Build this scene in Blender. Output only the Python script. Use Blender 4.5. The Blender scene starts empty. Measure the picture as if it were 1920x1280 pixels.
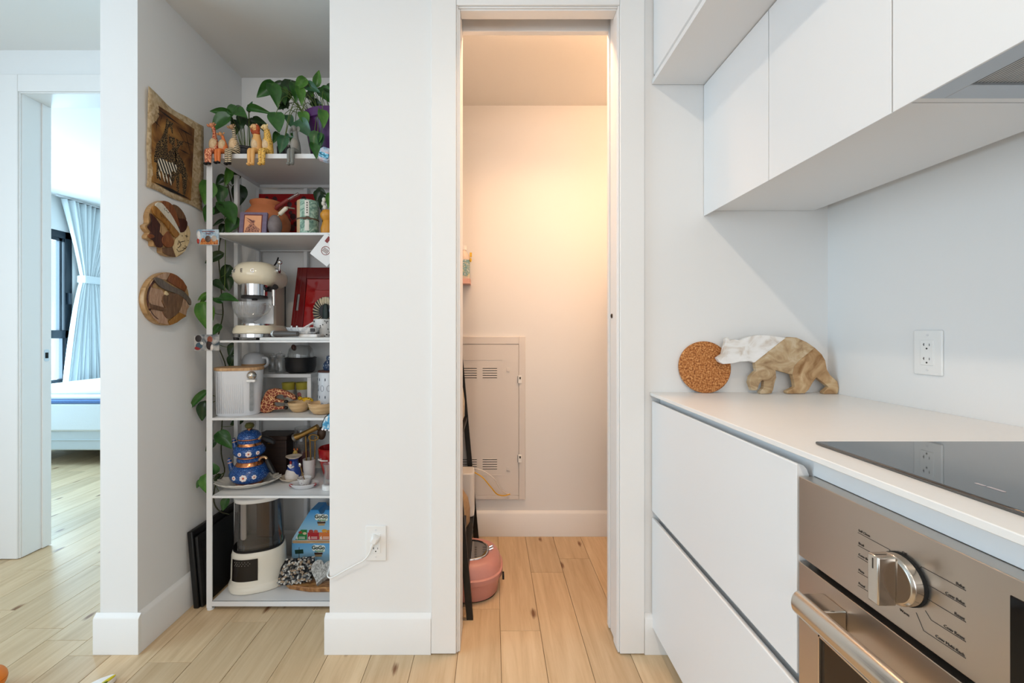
import bpy, bmesh, math, random
from mathutils import Vector, Matrix, Euler
random.seed(7)
R = math.radians
PI = math.pi
SC = bpy.context.scene
COL = SC.collection

# ------------------------------------------------------------------ camera
# photo = straight one-point view: vanishing point at pixel (924,622) of 1920x1280, focal length 800 px
F, VX, VY, H = 800.0, 924.0, 622.0, 1.127
cam = bpy.data.cameras.new('camera'); camo = bpy.data.objects.new('camera', cam); COL.objects.link(camo)
cam.sensor_width = 36; cam.lens = F / 1920 * 36
cam.shift_x = (960 - VX) / 1920; cam.shift_y = (VY - 640) / 1920
cam.clip_start = .02
camo.location = (0, 0, H); camo.rotation_euler = (R(90), 0, 0)
SC.camera = camo
# ------------------------------------------------------------------ world and light
w = bpy.data.worlds.new('world'); SC.world = w; w.use_nodes = True
bg = w.node_tree.nodes['Background']
bg.inputs[0].default_value = (.86, .94, 1, 1); bg.inputs[1].default_value = 1.6
SC.view_settings.view_transform = 'Standard'; SC.view_settings.look = 'None'
SC.view_settings.gamma = 1; SC.view_settings.use_curve_mapping = False
SC.view_settings.exposure = -0.18

def area(name, loc, rot, sx, sy, power, col, spread=180):
    l = bpy.data.lights.new(name, 'AREA'); l.shape = 'RECTANGLE'; l.size = sx; l.size_y = sy
    l.energy = power; l.color = col; l.spread = R(spread)
    o = bpy.data.objects.new(name, l); COL.objects.link(o); o.location = loc; o.rotation_euler = [R(a) for a in rot]
    return o
# daylight through the big living-room windows behind the camera, through the hall side and the bedroom window
area('living_room_window_light', (-.9, -3.45, 1.45), (90, 0, 0), 3.0, 1.9, 40, (.97, .98, 1))
area('hall_window_light', (-3.15, .2, 1.5), (0, -90, 0), 2.0, 1.6, 50, (.48, .77, 1))
area('bedroom_window_light', (-4.6, 3.75, 1.36), (0, -90, 0), 1.55, 1.5, 200, (.62, .84, 1))

# ------------------------------------------------------------------ helpers
def lin(c):
    if isinstance(c, str):
        c = c.lstrip('#'); c = [int(c[i:i+2], 16) / 255 for i in (0, 2, 4)]
    return tuple((v / 12.92 if v <= .04045 else ((v + .055) / 1.055) ** 2.4) for v in c) + (1,)

def px(x, y, Y):                    # where a photo pixel meets the plane at depth Y
    return Vector(((x - VX) / F * Y, Y, H - (y - VY) / F * Y))

class NT:
    def __init__(s, m): s.nt = m.node_tree; s.n = s.nt.nodes; s.l = s.nt.links
    def new(s, t, **k):
        n = s.n.new(t)
        for a, v in k.items():
            if a.startswith('i_'):
                key = a[2:].replace('_', ' ')
                n.inputs[key].default_value = v
            else: setattr(n, a, v)
        return n
    def link(s, a, b): s.l.new(a, b)
    def ramp(s, fac, stops, interp='LINEAR'):
        n = s.n.new('ShaderNodeValToRGB'); n.color_ramp.interpolation = interp
        e = n.color_ramp.elements
        while len(e) < len(stops): e.new(.5)
        for i, (p, c) in enumerate(stops): e[i].position = p; e[i].color = lin(c)
        s.link(fac, n.inputs[0]); return n
    def mapping(s, scale=(1, 1, 1), rot=(0, 0, 0), loc=(0, 0, 0), coord='Object'):
        tc = s.n.new('ShaderNodeTexCoord'); mp = s.n.new('ShaderNodeMapping')
        mp.inputs['Scale'].default_value = scale; mp.inputs['Rotation'].default_value = rot; mp.inputs['Location'].default_value = loc
        s.link(tc.outputs[coord], mp.inputs[0]); return mp

def mat(name, col='#ffffff', rough=.5, metal=0, spec=.5, noise=0, nscale=30, bump=0, bscale=200, trans=0, ior=1.45, coat=0, emit=None, estr=0, alpha=1):
    m = bpy.data.materials.new(name); m.use_nodes = True
    t = NT(m); b = t.n['Principled BSDF']
    b.inputs['Base Color'].default_value = lin(col); b.inputs['Roughness'].default_value = rough
    b.inputs['Metallic'].default_value = metal; b.inputs['Specular IOR Level'].default_value = spec
    b.inputs['Transmission Weight'].default_value = trans; b.inputs['IOR'].default_value = ior
    b.inputs['Coat Weight'].default_value = coat; b.inputs['Alpha'].default_value = alpha
    if emit: b.inputs['Emission Color'].default_value = lin(emit); b.inputs['Emission Strength'].default_value = estr
    if noise:
        mp = t.mapping(); nz = t.new('ShaderNodeTexNoise', i_Scale=nscale, i_Detail=4.0); t.link(mp.outputs[0], nz.inputs['Vector'])
        c = lin(col); 
        d = tuple(max(0, v * (1 - noise)) for v in c[:3]) + (1,); u = tuple(min(1, v * (1 + noise)) for v in c[:3]) + (1,)
        mx = t.new('ShaderNodeMix', data_type='RGBA'); mx.inputs[6].default_value = d; mx.inputs[7].default_value = u
        t.link(nz.outputs['Fac'], mx.inputs[0]); t.link(mx.outputs[2], b.inputs['Base Color'])
    if bump:
        mp = t.mapping(); nz = t.new('ShaderNodeTexNoise', i_Scale=bscale, i_Detail=3.0); t.link(mp.outputs[0], nz.inputs['Vector'])
        bp = t.new('ShaderNodeBump', i_Strength=bump, i_Distance=.002); t.link(nz.outputs['Fac'], bp.inputs['Height']); t.link(bp.outputs[0], b.inputs['Normal'])
    return m

def glass(name, col='#ffffff', rough=.02, fac=.12, haze=0):      # thin clear glass: mostly see-through, with a gloss
    m = bpy.data.materials.new(name); m.use_nodes = True; t = NT(m); t.n.remove(t.n['Principled BSDF'])
    tr = t.new('ShaderNodeBsdfTransparent'); tr.inputs[0].default_value = lin(col)
    if haze:
        df = t.new('ShaderNodeBsdfDiffuse'); df.inputs[0].default_value = lin('#e8e8e8'); mh = t.new('ShaderNodeMixShader'); mh.inputs[0].default_value = haze
        t.link(tr.outputs[0], mh.inputs[1]); t.link(df.outputs[0], mh.inputs[2]); tr = mh
    gl = t.new('ShaderNodeBsdfGlossy'); gl.inputs['Roughness'].default_value = rough
    lw = t.new('ShaderNodeLayerWeight'); lw.inputs[0].default_value = .35
    mr = t.new('ShaderNodeMapRange'); mr.inputs['To Min'].default_value = fac * .4; mr.inputs['To Max'].default_value = min(1, fac * 4)
    t.link(lw.outputs['Facing'], mr.inputs['Value'])
    mx = t.new('ShaderNodeMixShader'); t.link(mr.outputs[0], mx.inputs[0]); t.link(tr.outputs[0], mx.inputs[1]); t.link(gl.outputs[0], mx.inputs[2])
    t.link(mx.outputs[0], t.n['Material Output'].inputs[0]); return m

class MB:                           # mesh builder
    def __init__(s): s.v = []; s.f = []; s.mi = []; s.cur = 0; s.M = Matrix()
    def add(s, vs, fs):
        o = len(s.v); s.v += [tuple(s.M @ Vector(p)) for p in vs]
        s.f += [tuple(i + o for i in f) for f in fs]; s.mi += [s.cur] * len(fs); return s
    def box(s, x0, x1, y0, y1, z0, z1):
        x0, x1 = sorted((x0, x1)); y0, y1 = sorted((y0, y1)); z0, z1 = sorted((z0, z1))
        vs = [(x, y, z) for z in (z0, z1) for y in (y0, y1) for x in (x0, x1)]
        return s.add(vs, [(0, 2, 3, 1), (4, 5, 7, 6), (0, 1, 5, 4), (2, 6, 7, 3), (0, 4, 6, 2), (1, 3, 7, 5)])
    def prism(s, poly, a, b, axis='y'):          # polygon in the other two axes, extruded from a to b
        def P(p, q):
            return {'y': (p[0], q, p[1]), 'x': (q, p[0], p[1]), 'z': (p[0], p[1], q)}[axis]
        n = len(poly); vs = [P(p, a) for p in poly] + [P(p, b) for p in poly]
        area2 = sum(poly[i][0] * poly[(i+1) % n][1] - poly[(i+1) % n][0] * poly[i][1] for i in range(n))
        flip = (area2 > 0) ^ (b < a) ^ (axis != 'y')
        fs = [tuple(range(n)), tuple(range(2*n-1, n-1, -1))] + [(i, i + n, (i+1) % n + n, (i+1) % n) for i in range(n)]
        if axis == 'y': flip = not ((area2 > 0) ^ (b < a))
        else: flip = ((area2 > 0) ^ (b < a))
        if flip: fs = [tuple(reversed(f)) for f in fs]
        return s.add(vs, fs)
    def lathe(s, prof, n=32, c=(0, 0, 0), sx=1, sy=1, axis='z'):   # prof: (radius, height) from bottom to top
        vs = []; fs = []; k = len(prof)
        def T(x, y, z): return {'z': (x, y, z), 'x': (z, x, y), 'y': (x, -z, y) }[axis] if axis != 'y' else (x, z, -y)
        for (r, z) in prof:
            for j in range(n):
                a = 2 * PI * j / n; p = T(r * math.cos(a) * sx, r * math.sin(a) * sy, z)
                vs.append((p[0] + c[0], p[1] + c[1], p[2] + c[2]))
        for i in range(k - 1):
            for j in range(n):
                fs.append((i * n + j, i * n + (j+1) % n, (i+1) * n + (j+1) % n, (i+1) * n + j))
        if prof[0][0] > 1e-6: fs.append(tuple(reversed(range(n))))
        if prof[-1][0] > 1e-6: fs.append(tuple(range((k-1) * n, k * n)))
        return s.add(vs, fs)
    def tube(s, path, rad, n=10, cap=True, flat=1.0):
        pts = [Vector(p) for p in path]; k = len(pts)
        rr = rad if isinstance(rad, (list, tuple)) else [rad] * k
        vs = []; fs = []; prev = None
        for i, p in enumerate(pts):
            t = (pts[min(i+1, k-1)] - pts[max(i-1, 0)]).normalized()
            if prev is None:
                up = Vector((0, 0, 1)) if abs(t.z) < .9 else Vector((0, 1, 0))
                u = t.cross(up).normalized()
            else:
                u = (prev - t * prev.dot(t)).normalized()
            prev = u; v = t.cross(u)
            for j in range(n):
                a = 2 * PI * j / n; q = p + u * (math.cos(a) * rr[i]) + v * (math.sin(a) * rr[i] * flat); vs.append(tuple(q))
        for i in range(k - 1):
            for j in range(n): fs.append((i*n+j, i*n+(j+1) % n, (i+1)*n+(j+1) % n, (i+1)*n+j))
        if cap: fs += [tuple(reversed(range(n))), tuple(range((k-1)*n, k*n))]
        return s.add(vs, fs)
    def ell(s, c, r, n=16, m=10, rot=None):
        if not isinstance(r, (list, tuple)): r = (r, r, r)
        vs = [(0, 0, -1)]; fs = []
        for i in range(1, m):
            b = -PI/2 + PI * i / m
            for j in range(n):
                a = 2*PI*j/n; vs.append((math.cos(a)*math.cos(b), math.sin(a)*math.cos(b), math.sin(b)))
        vs.append((0, 0, 1)); L = len(vs) - 1
        for j in range(n):
            fs.append((0, 1 + (j+1) % n, 1 + j)); fs.append((L, 1 + (m-2)*n + j, 1 + (m-2)*n + (j+1) % n))
        for i in range(m-2):
            for j in range(n): fs.append((1+i*n+j, 1+i*n+(j+1) % n, 1+(i+1)*n+(j+1) % n, 1+(i+1)*n+j))
        q = Euler(rot).to_matrix() if rot else Matrix.Identity(3)
        vs = [tuple(q @ Vector((p[0]*r[0], p[1]*r[1], p[2]*r[2])) + Vector(c)) for p in vs]
        return s.add(vs, fs)
    def loft(s, rings, cap=True):
        n = len(rings[0]); vs = [p for r in rings for p in r]; fs = []
        for i in range(len(rings)-1):
            for j in range(n): fs.append((i*n+j, i*n+(j+1) % n, (i+1)*n+(j+1) % n, (i+1)*n+j))
        if cap: fs += [tuple(reversed(range(n))), tuple(range((len(rings)-1)*n, len(rings)*n))]
        return s.add(vs, fs)
    def mesh(s, name, mats, smooth=40):
        me = bpy.data.meshes.new(name); me.from_pydata(s.v, [], s.f)
        for m in (mats if isinstance(mats, (list, tuple)) else [mats]): me.materials.append(m)
        me.polygons.foreach_set('material_index', s.mi)
        if smooth:
            me.polygons.foreach_set('use_smooth', [True] * len(s.f)); me.set_sharp_from_angle(angle=R(smooth))
        me.validate(); me.update(); return me

def obj(name, mb, mats, parent=None, bevel=0, seg=2, smooth=40, loc=None, rot=None, recalc=True):
    if isinstance(mb, MB):
        me = mb.mesh(name, mats, smooth)
        if recalc:
            bm = bmesh.new(); bm.from_mesh(me); bmesh.ops.recalc_face_normals(bm, faces=bm.faces); bm.to_mesh(me); bm.free()
            if smooth: me.set_sharp_from_angle(angle=R(smooth))
    else: me = mb
    o = bpy.data.objects.new(name, me); COL.objects.link(o)
    if parent: o.parent = parent
    if loc is not None: o.location = loc
    if rot is not None: o.rotation_euler = rot
    if bevel:
        b = o.modifiers.new('bevel', 'BEVEL'); b.width = bevel; b.segments = seg; b.limit_method = 'ANGLE'; b.angle_limit = R(40); b.harden_normals = False
    return o
def tag(o, label, cat, group=None):
    o['label'] = label; o['category'] = cat
    if group: o['group'] = group
    return o
def thing(name, loc, label, cat, group=None, rot=(0, 0, 0)):
    o = bpy.data.objects.new(name, None); COL.objects.link(o); o.location = loc; o.rotation_euler = rot
    o.empty_display_size = .02
    return tag(o, label, cat, group)
def struct(name, mb, m, parent=None, bevel=0):
    o = obj(name, mb, m, parent, bevel)
    if not parent: o['kind'] = 'structure'
    return o
def dup(root, parent=None):
    c = root.copy(); COL.objects.link(c); c.parent = parent
    for ch in root.children: dup(ch, c)
    return c
class LB(MB):                       # builder given in world coordinates for a thing standing at loc
    def __init__(s, loc): super().__init__(); s.M = Matrix.Translation(-Vector(loc))
def textmesh(name, body, size, m, parent, loc, rot, extrude=.0002, align='LEFT', sx=1, bold=0):
    cu = bpy.data.curves.new(name, 'FONT'); cu.body = body; cu.size = size; cu.align_x = align; cu.align_y = 'CENTER'; cu.extrude = extrude
    cu.resolution_u = 3; cu.offset = bold; cu.space_character = 1.0
    tmp = bpy.data.objects.new('tmp', cu); COL.objects.link(tmp)
    dg = bpy.context.evaluated_depsgraph_get(); me = bpy.data.meshes.new_from_object(tmp.evaluated_get(dg))
    bpy.data.objects.remove(tmp); bpy.data.curves.remove(cu)
    me.materials.clear(); me.materials.append(m)
    o = bpy.data.objects.new(name, me); COL.objects.link(o); o.parent = parent; o.location = loc; o.rotation_euler = rot; o.scale = (sx, 1, 1)
    return o
def rrect(w, h, r, n=5, cx=0, cy=0):
    P = []
    for (sx, sy, a0) in ((1, 1, 0), (-1, 1, 90), (-1, -1, 180), (1, -1, 270)):
        for i in range(n + 1):
            a = R(a0 + 90 * i / n); P.append((cx + sx * (w/2 - r) + r * math.cos(a), cy + sy * (h/2 - r) + r * math.sin(a)))
    return P

# ------------------------------------------------------------------ materials of the room
def wall_mat(name, col):
    return mat(name, col, rough=.6, spec=.3, bump=.05, bscale=260)
M_WALL = wall_mat('wall_paint', '#e6e5e3')
M_CEIL = wall_mat('ceiling_paint', '#e6e4e0')
M_TRIM = mat('trim_paint', '#e9e7e4', rough=.38, spec=.4)
M_CAB = mat('cabinet_white', '#e9e9e9', rough=.32, spec=.4)
M_COUNTER = mat('worktop_white', '#eeebe7', rough=.35, spec=.4, noise=.015, nscale=60)
M_WHITEMETAL = mat('white_powder_coat', '#dcdcdc', rough=.4, spec=.4)
M_DARK = mat('dark_gap', '#0a0a0a', rough=.8)
M_BLACK = mat('black_satin', '#0f0f11', rough=.4)
M_PLASTIC = mat('white_plastic', '#e8e7e4', rough=.3)
M_CHROME = mat('chrome', '#d6d6d8', rough=.12, metal=1)

def wood_floor():
    m = bpy.data.materials.new('oak_plank'); m.use_nodes = True; t = NT(m); b = t.n['Principled BSDF']
    oi = t.new('ShaderNodeObjectInfo'); tc = t.new('ShaderNodeTexCoord')
    off = t.new('ShaderNodeVectorMath', operation='SCALE'); off.inputs['Scale'].default_value = 40
    cmb = t.new('ShaderNodeCombineXYZ'); t.link(oi.outputs['Random'], cmb.inputs[0]); t.link(oi.outputs['Random'], cmb.inputs[1]); t.link(cmb.outputs[0], off.inputs[0])
    add = t.new('ShaderNodeVectorMath', operation='ADD'); t.link(tc.outputs['Object'], add.inputs[0]); t.link(off.outputs[0], add.inputs[1])
    mp = t.new('ShaderNodeMapping'); mp.inputs['Scale'].default_value = (1, .07, 1); t.link(add.outputs[0], mp.inputs[0])
    n1 = t.new('ShaderNodeTexNoise', i_Scale=55.0, i_Detail=6.0, i_Roughness=.65, i_Distortion=.6); t.link(mp.outputs[0], n1.inputs['Vector'])
    n2 = t.new('ShaderNodeTexNoise', i_Scale=11.0, i_Detail=3.0, i_Distortion=2.2); t.link(mp.outputs[0], n2.inputs['Vector'])
    mx = t.new('ShaderNodeMix'); mx.inputs[0].default_value = .5; t.link(n1.outputs['Fac'], mx.inputs[2]); t.link(n2.outputs['Fac'], mx.inputs[3])
    rp = t.ramp(mx.outputs[0], [(.28, '#bb9c76'), (.45, '#ceb18b'), (.58, '#d8bd98'), (.76, '#e1caa8')])
    # per-plank tone
    hs = t.new('ShaderNodeHueSaturation'); t.link(rp.outputs[0], hs.inputs['Color'])
    mr = t.new('ShaderNodeMapRange'); mr.inputs['To Min'].default_value = .86; mr.inputs['To Max'].default_value = 1.08
    t.link(oi.outputs['Random'], mr.inputs['Value']); t.link(mr.outputs[0], hs.inputs['Value'])
    # small dark knots
    mp2 = t.new('ShaderNodeMapping'); mp2.inputs['Scale'].default_value = (4.2, 1.5, 1); t.link(add.outputs[0], mp2.inputs[0])
    vo = t.new('ShaderNodeTexVoronoi', voronoi_dimensions='2D', i_Scale=1.0); t.link(mp2.outputs[0], vo.inputs['Vector'])
    wob = t.new('ShaderNodeMath', operation='MULTIPLY_ADD'); wob.inputs[1].default_value = .12; t.link(n1.outputs['Fac'], wob.inputs[0]); t.link(vo.outputs['Distance'], wob.inputs[2])
    kr = t.ramp(wob.outputs[0], [(.078, '#ffffff'), (.112, '#000000')])
    mk = t.new('ShaderNodeMix', data_type='RGBA'); t.link(kr.outputs[0], mk.inputs[0]); t.link(hs.outputs[0], mk.inputs[6]); mk.inputs[7].default_value = lin('#7d5638')
    t.link(mk.outputs[2], b.inputs['Base Color'])
    b.inputs['Roughness'].default_value = .42; b.inputs['Specular IOR Level'].default_value = .35
    bp = t.new('ShaderNodeBump', i_Strength=.08, i_Distance=.002); t.link(n1.outputs['Fac'], bp.inputs['Height']); t.link(bp.outputs[0], b.inputs['Normal'])
    return m
M_FLOOR = wood_floor()
M_SUBFLOOR = mat('floor_joint', '#7a5d40', rough=.8)

def steel(name, col='#c6bcb2', rough=.33, sc=(2, 2, 160)):
    m = mat(name, col, rough=rough, metal=1); t = NT(m); b = t.n['Principled BSDF']
    mp = t.mapping(scale=sc); nz = t.new('ShaderNodeTexNoise', i_Scale=3.0, i_Detail=3.0); t.link(mp.outputs[0], nz.inputs['Vector'])
    rp = t.new('ShaderNodeMapRange'); rp.inputs['To Min'].default_value = rough * .92; rp.inputs['To Max'].default_value = rough * 1.1
    t.link(nz.outputs['Fac'], rp.inputs['Value']); t.link(rp.outputs[0], b.inputs['Roughness'])
    bp = t.new('ShaderNodeBump', i_Strength=.008, i_Distance=.001); t.link(nz.outputs['Fac'], bp.inputs['Height']); t.link(bp.outputs[0], b.inputs['Normal'])
    return m
M_STEEL = steel('brushed_steel')
M_STEEL2 = steel('satin_steel', '#cbc4bb', .2)

# ------------------------------------------------------------------ room dimensions (metres; camera stands at x=0, y=0)
W = 1.502        # wall with the closet door (also pillar faces)
HB = 2.125       # hall wall and niche back
CB = 2.362       # closet back
NX0, NX1 = -1.2505, -.42
CZ, NZ, KZ = 2.529, 2.392, 2.379
RX = 1.179       # kitchen side wall
CX0 = -.32       # closet left wall
LX = -4.5        # bedroom window wall
OX0, OX1, OZ = -.1148, .4365, 2.267   # closet door opening

# floor
fl = struct('floor', MB().box(LX - .1, RX + .1, -3.6, 6.1, -.10, -.004), M_SUBFLOOR)
PWD = .151; px0 = -.4247
rows = range(-27, 11)
for i in rows:
    x0 = px0 + i * PWD; x1 = x0 + PWD
    ya, yb = -.3, 2.12
    if x1 < -1.0: yb = 6.0
    if x1 < -2.7: ya = 1.2
    if x0 > CX0 - .15: yb = CB
    fixed = {-5: [1.456], 3: [1.61], -8: [1.56], -2: [1.70], -1: [2.3], 4: [2.0], -12: [2.02]}.get(i)
    cuts = [ya]
    y = ya + random.uniform(.25, 1.2) if not fixed else fixed[0]
    while y < yb - .15:
        cuts.append(y); y += random.uniform(1.1, 1.9)
    cuts.append(yb)
    for a, b in zip(cuts, cuts[1:]):
        g = .0007; c = (x0 + x1) / 2
        mb = MB().box(-PWD/2 + g, PWD/2 - g, g, b - a - g, -.004, 0)
        obj('plank', mb, M_FLOOR, fl, loc=(c, a, 0), bevel=.0006, seg=1)

# ceiling
struct('ceiling', MB().box(LX - .1, RX + .1, -3.6, 6.1, CZ, CZ + .1), M_CEIL)
struct('ceiling_niche', MB().box(NX0, NX1, W, HB, NZ, CZ), M_CEIL)
struct('ceiling_closet', MB().box(CX0, RX, 1.63, CB, KZ, CZ), M_CEIL)

# walls
m = MB()
m.box(-.5745, OX0 - .012, W, 1.63, 0, CZ)                       # pillar left of the closet door
m.box(OX0 - .012, OX1 + .012, W, 1.63, 2.36, CZ)                  # above the door
m.box(OX1 + .012, RX, W, 1.546, 0, CZ); m.box(OX1 + .012, RX, 1.606, 1.63, 0, CZ)   # pocket wall skins
struct('wall_front', m, M_WALL)
struct('wall_niche_left', MB().box(-1.382, NX0, W, HB, 0, CZ), M_WALL)
struct('wall_niche_back', MB().box(NX0, NX1 + .1, HB, HB + .1, 0, CZ), M_WALL)
struct('wall_niche_right', MB().box(NX1, CX0, 1.63, CB, 0, CZ), M_WALL)
struct('wall_closet_back', MB().box(CX0 - .1, RX + .1, CB, CB + .1, 0, CZ), M_WALL)
struct('wall_right', MB().box(RX, RX + .1, -3.6, CB, 0, CZ), M_WALL)
m = MB(); m.box(-3.3, -2.36, HB, 2.26, 0, CZ); m.box(-2.36, -1.45, HB, 2.26, 2.325, CZ); m.box(-1.45, NX0, HB, 2.26, 0, CZ)
struct('wall_hall', m, M_WALL)
m = MB()                                                        # bedroom window wall with its opening
WY0, WY1, WZ0, WZ1 = 3.0, 4.57, .56, 2.18
m.box(LX - .1, LX, 2.2, WY0, 0, CZ); m.box(LX - .1, LX, WY1, 6.1, 0, CZ); m.box(LX - .1, LX, WY0, WY1, 0, WZ0); m.box(LX - .1, LX, WY0, WY1, WZ1, CZ)
struct('wall_bedroom_left', m, M_WALL)
struct('wall_bedroom_back', MB().box(LX - .1, -1.0, 6.0, 6.1, 0, CZ), M_WALL)
struct('wall_bedroom_right', MB().box(-1.0, -.9, 2.26, 6.1, 0, CZ), M_WALL)
struct('wall_bedroom_front', MB().box(LX - .1, -3.2, 2.13, 2.26, 0, CZ), M_WALL)
m = MB(); hy0, hy1, hz0, hz1 = -.8, 1.2, .7, 2.3
m.box(-3.3, -3.2, -3.6, hy0, 0, CZ); m.box(-3.3, -3.2, hy1, 2.13, 0, CZ); m.box(-3.3, -3.2, hy0, hy1, 0, hz0); m.box(-3.3, -3.2, hy0, hy1, hz1, CZ)
struct('wall_hall_left', m, M_WALL)
m = MB(); m.box(-3.3, -2.7, -3.6, -3.5, 0, CZ); m.box(.9, RX, -3.6, -3.5, 0, CZ); m.box(-2.7, .9, -3.6, -3.5, 0, .45); m.box(-2.7, .9, -3.6, -3.5, 2.45, CZ)
struct('wall_living', m, M_WALL)

# baseboards: square face with a sloped top edge
BT, BH, BHF = .014, .140, .124
def bb_profile(t): return [(0, 0), (-t, 0), (-t, BHF), (-t * .75, BHF + .006), (0, BH)]
def baseboard_y(name, x0, x1, yw):            # in front of a wall that faces the camera
    p = [(yw + a, z) for a, z in bb_profile(BT)]
    struct(name, MB().prism(p, x0, x1, 'x'), M_TRIM, bevel=.0012)
def baseboard_x(name, xw, y0, y1, s):
    p = [(xw - s * a, z) for a, z in bb_profile(BT)]
    struct(name, MB().prism(p, y0, y1, 'y'), M_TRIM, bevel=.0012)
baseboard_y('baseboard_pillar', -.5745 - BT, -.2160, W)
baseboard_y('baseboard_hall_end', -1.382 - BT, NX0 + BT, W)
baseboard_x('baseboard_niche_left', NX0, W, HB, 1)
baseboard_x('baseboard_hall_right', -1.382, W, HB, -1)
baseboard_y('baseboard_niche_back', NX0, NX1, HB)
baseboard_y('baseboard_closet', CX0, RX, CB)
baseboard_y('baseboard_kitchen', .5305, .64, W)
baseboard_y('baseboard_hall', -3.2, -2.442, HB)

# closet door trim and pocket door
def casing_v(name, x0, x1, z0, z1, yw, inner, t=.014):          # flat board with a small bead on its inner edge
    m = MB(); m.box(x0, x1, yw - t, yw, z0, z1)
    xi = x1 if inner > 0 else x0
    m.box(xi, xi + inner * .006, yw - t * .55, yw, z0, z1)
    return struct(name, m, M_TRIM, bevel=.0025)
casing_v('trim_1', -.2157, -.1275, 0.004, 2.40, W, 1)
casing_v('trim_2', .4440, .5300, 0.004, 2.40, W, -1)
m = MB(); m.box(-.1270, .4435, W - .013, W, 2.268, 2.40); m.box(-.1215, .4380, W - .006, W, 2.262, 2.268)
struct('trim_3', m, M_TRIM, bevel=.0025)
m = MB()                                                        # jambs
m.box(OX0 - .0125, OX0, W, 1.63, .002, 2.36)
m.box(OX1, OX1 + .0125, W, 1.546, .006, 2.36); m.box(OX1, OX1 + .0125, 1.606, 1.63, .012, 2.36)
m.box(OX0, OX1, W, 1.546, 2.258, 2.36); m.box(OX0, OX1, 1.606, 1.63, 2.258, 2.36); m.box(OX0, OX1, 1.546, 1.606, 2.345, 2.36)
struct('trim_4', m, M_TRIM, bevel=.002)
dr = struct('door_1', MB().box(OX1 + .004, OX1 + .6, 1.553, 1.599, .012, 2.33), M_TRIM, bevel=.002)
pz = 1.186
obj('latch_bore', MB().lathe([(.0085, 0), (.0085, .004)], 20, (OX1 + .001, 1.576, pz), axis='x'), mat('bronze_latch', '#6b5a4a', .3, 1), dr)
obj('latch_hole', MB().lathe([(.0055, 0), (.0055, .001)], 16, (OX1 + .0002, 1.576, pz), axis='x'), M_DARK, dr)

# bedroom door trim
casing_v('trim_5', -2.441, -2.353, .003, 2.402, HB, 1)
m = MB(); m.box(-2.353, -1.40, HB - .013, HB, 2.318, 2.402); m.box(-2.347, -1.40, HB - .007, HB, 2.312, 2.318)
struct('trim_6', m, M_TRIM, bevel=.0025)
m = MB(); m.box(-2.36, -2.345, HB, 2.26, .004, 2.325); m.box(-2.345, -1.45, HB, 2.26, 2.312, 2.325); m.box(-2.345, -2.338, 2.215, 2.26, .004, 2.312)
jb = struct('trim_7', m, M_TRIM, bevel=.002)
sp = px(86, 666, 2.235)
m = MB(); m.prism(rrect(.026, .062, .008, 4, 2.236, sp.z), -2.339, -2.3372, 'x')
obj('strike_plate', m, mat('strike_steel', '#c2c6c8', .3, 1), jb)
obj('strike_hole', MB().box(-2.3375, -2.3368, 2.228, 2.244, sp.z - .015, sp.z + .015), M_DARK, jb)

# ------------------------------------------------------------------ kitchen
CT = .915
# worktop
tag(obj('worktop', MB().box(0, RX - .552 - .001, 0, W + .6 - .001, 0, .0115), M_COUNTER, loc=(.552, -.6, CT - .0115), bevel=.0015), 'thin white stone worktop running along the kitchen wall', 'worktop')
# drawer cabinet
L = (.5577, .781, 0)
cab = thing('drawer_cabinet', L, 'white handleless two-drawer base cabinet beside the steel oven', 'cabinet')
m = LB(L); m.box(.588, RX - .002, .781, W - .002, .095, .9030); m.box(.64, .66, .781, W - .02, .004, .095)
obj('body', m, M_CAB, cab, bevel=.001)
def drawer_prof(z0, z1):
    x = .5577
    return [(x, z0 + .001), (x, z1 - .002), (x + .002, z1), (x + .006, z1), (x + .013, z1 - .003), (x + .019, z1 - .010), (x + .0225, z1 - .02), (x + .024, z1 - .035), (x + .024, z0 + .001)]
for z0, z1 in ((.500, .885), (.095, .476)):
    m = LB(L); m.prism(drawer_prof(z0, z1), .783, W - .006, 'y'); obj('drawer', m, M_CAB, cab, bevel=.0006)
# oven housing
L = (.585, -.6, 0)
oc = thing('oven_cabinet', L, 'white cabinet housing around the built-in steel oven', 'cabinet')
m = LB(L); m.box(.585, RX - .002, -.002, .7795, .8645, .9030); m.box(.585, RX - .002, -.002, .7795, .095, .112)
m.box(.585, RX - .002, -.6, -.004, .095, .903); m.box(.64, .66, -.6, .7795, .004, .095); m.box(RX - .03, RX - .002, -.002, .7795, .112, .866)
obj('body', m, M_CAB, oc, bevel=.001)
# oven
L = (.5577, .002, .113)
ov = thing('oven', L, 'brushed steel built-in oven with bar handle and single knob', 'oven')
M_OVGLASS = mat('oven_glass', '#1d120c', .08, spec=.6)
m = LB(L); m.box(.590, RX - .04, .004, .776, .1135, .862); obj('body', m, M_BLACK, ov)
m = LB(L); m.box(.5577, .588, .002, .7775, .721, .864); cp = obj('control_panel', m, M_STEEL, ov, bevel=.0012)
M_PRINT = mat('panel_print', '#3a332d', .6)
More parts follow.
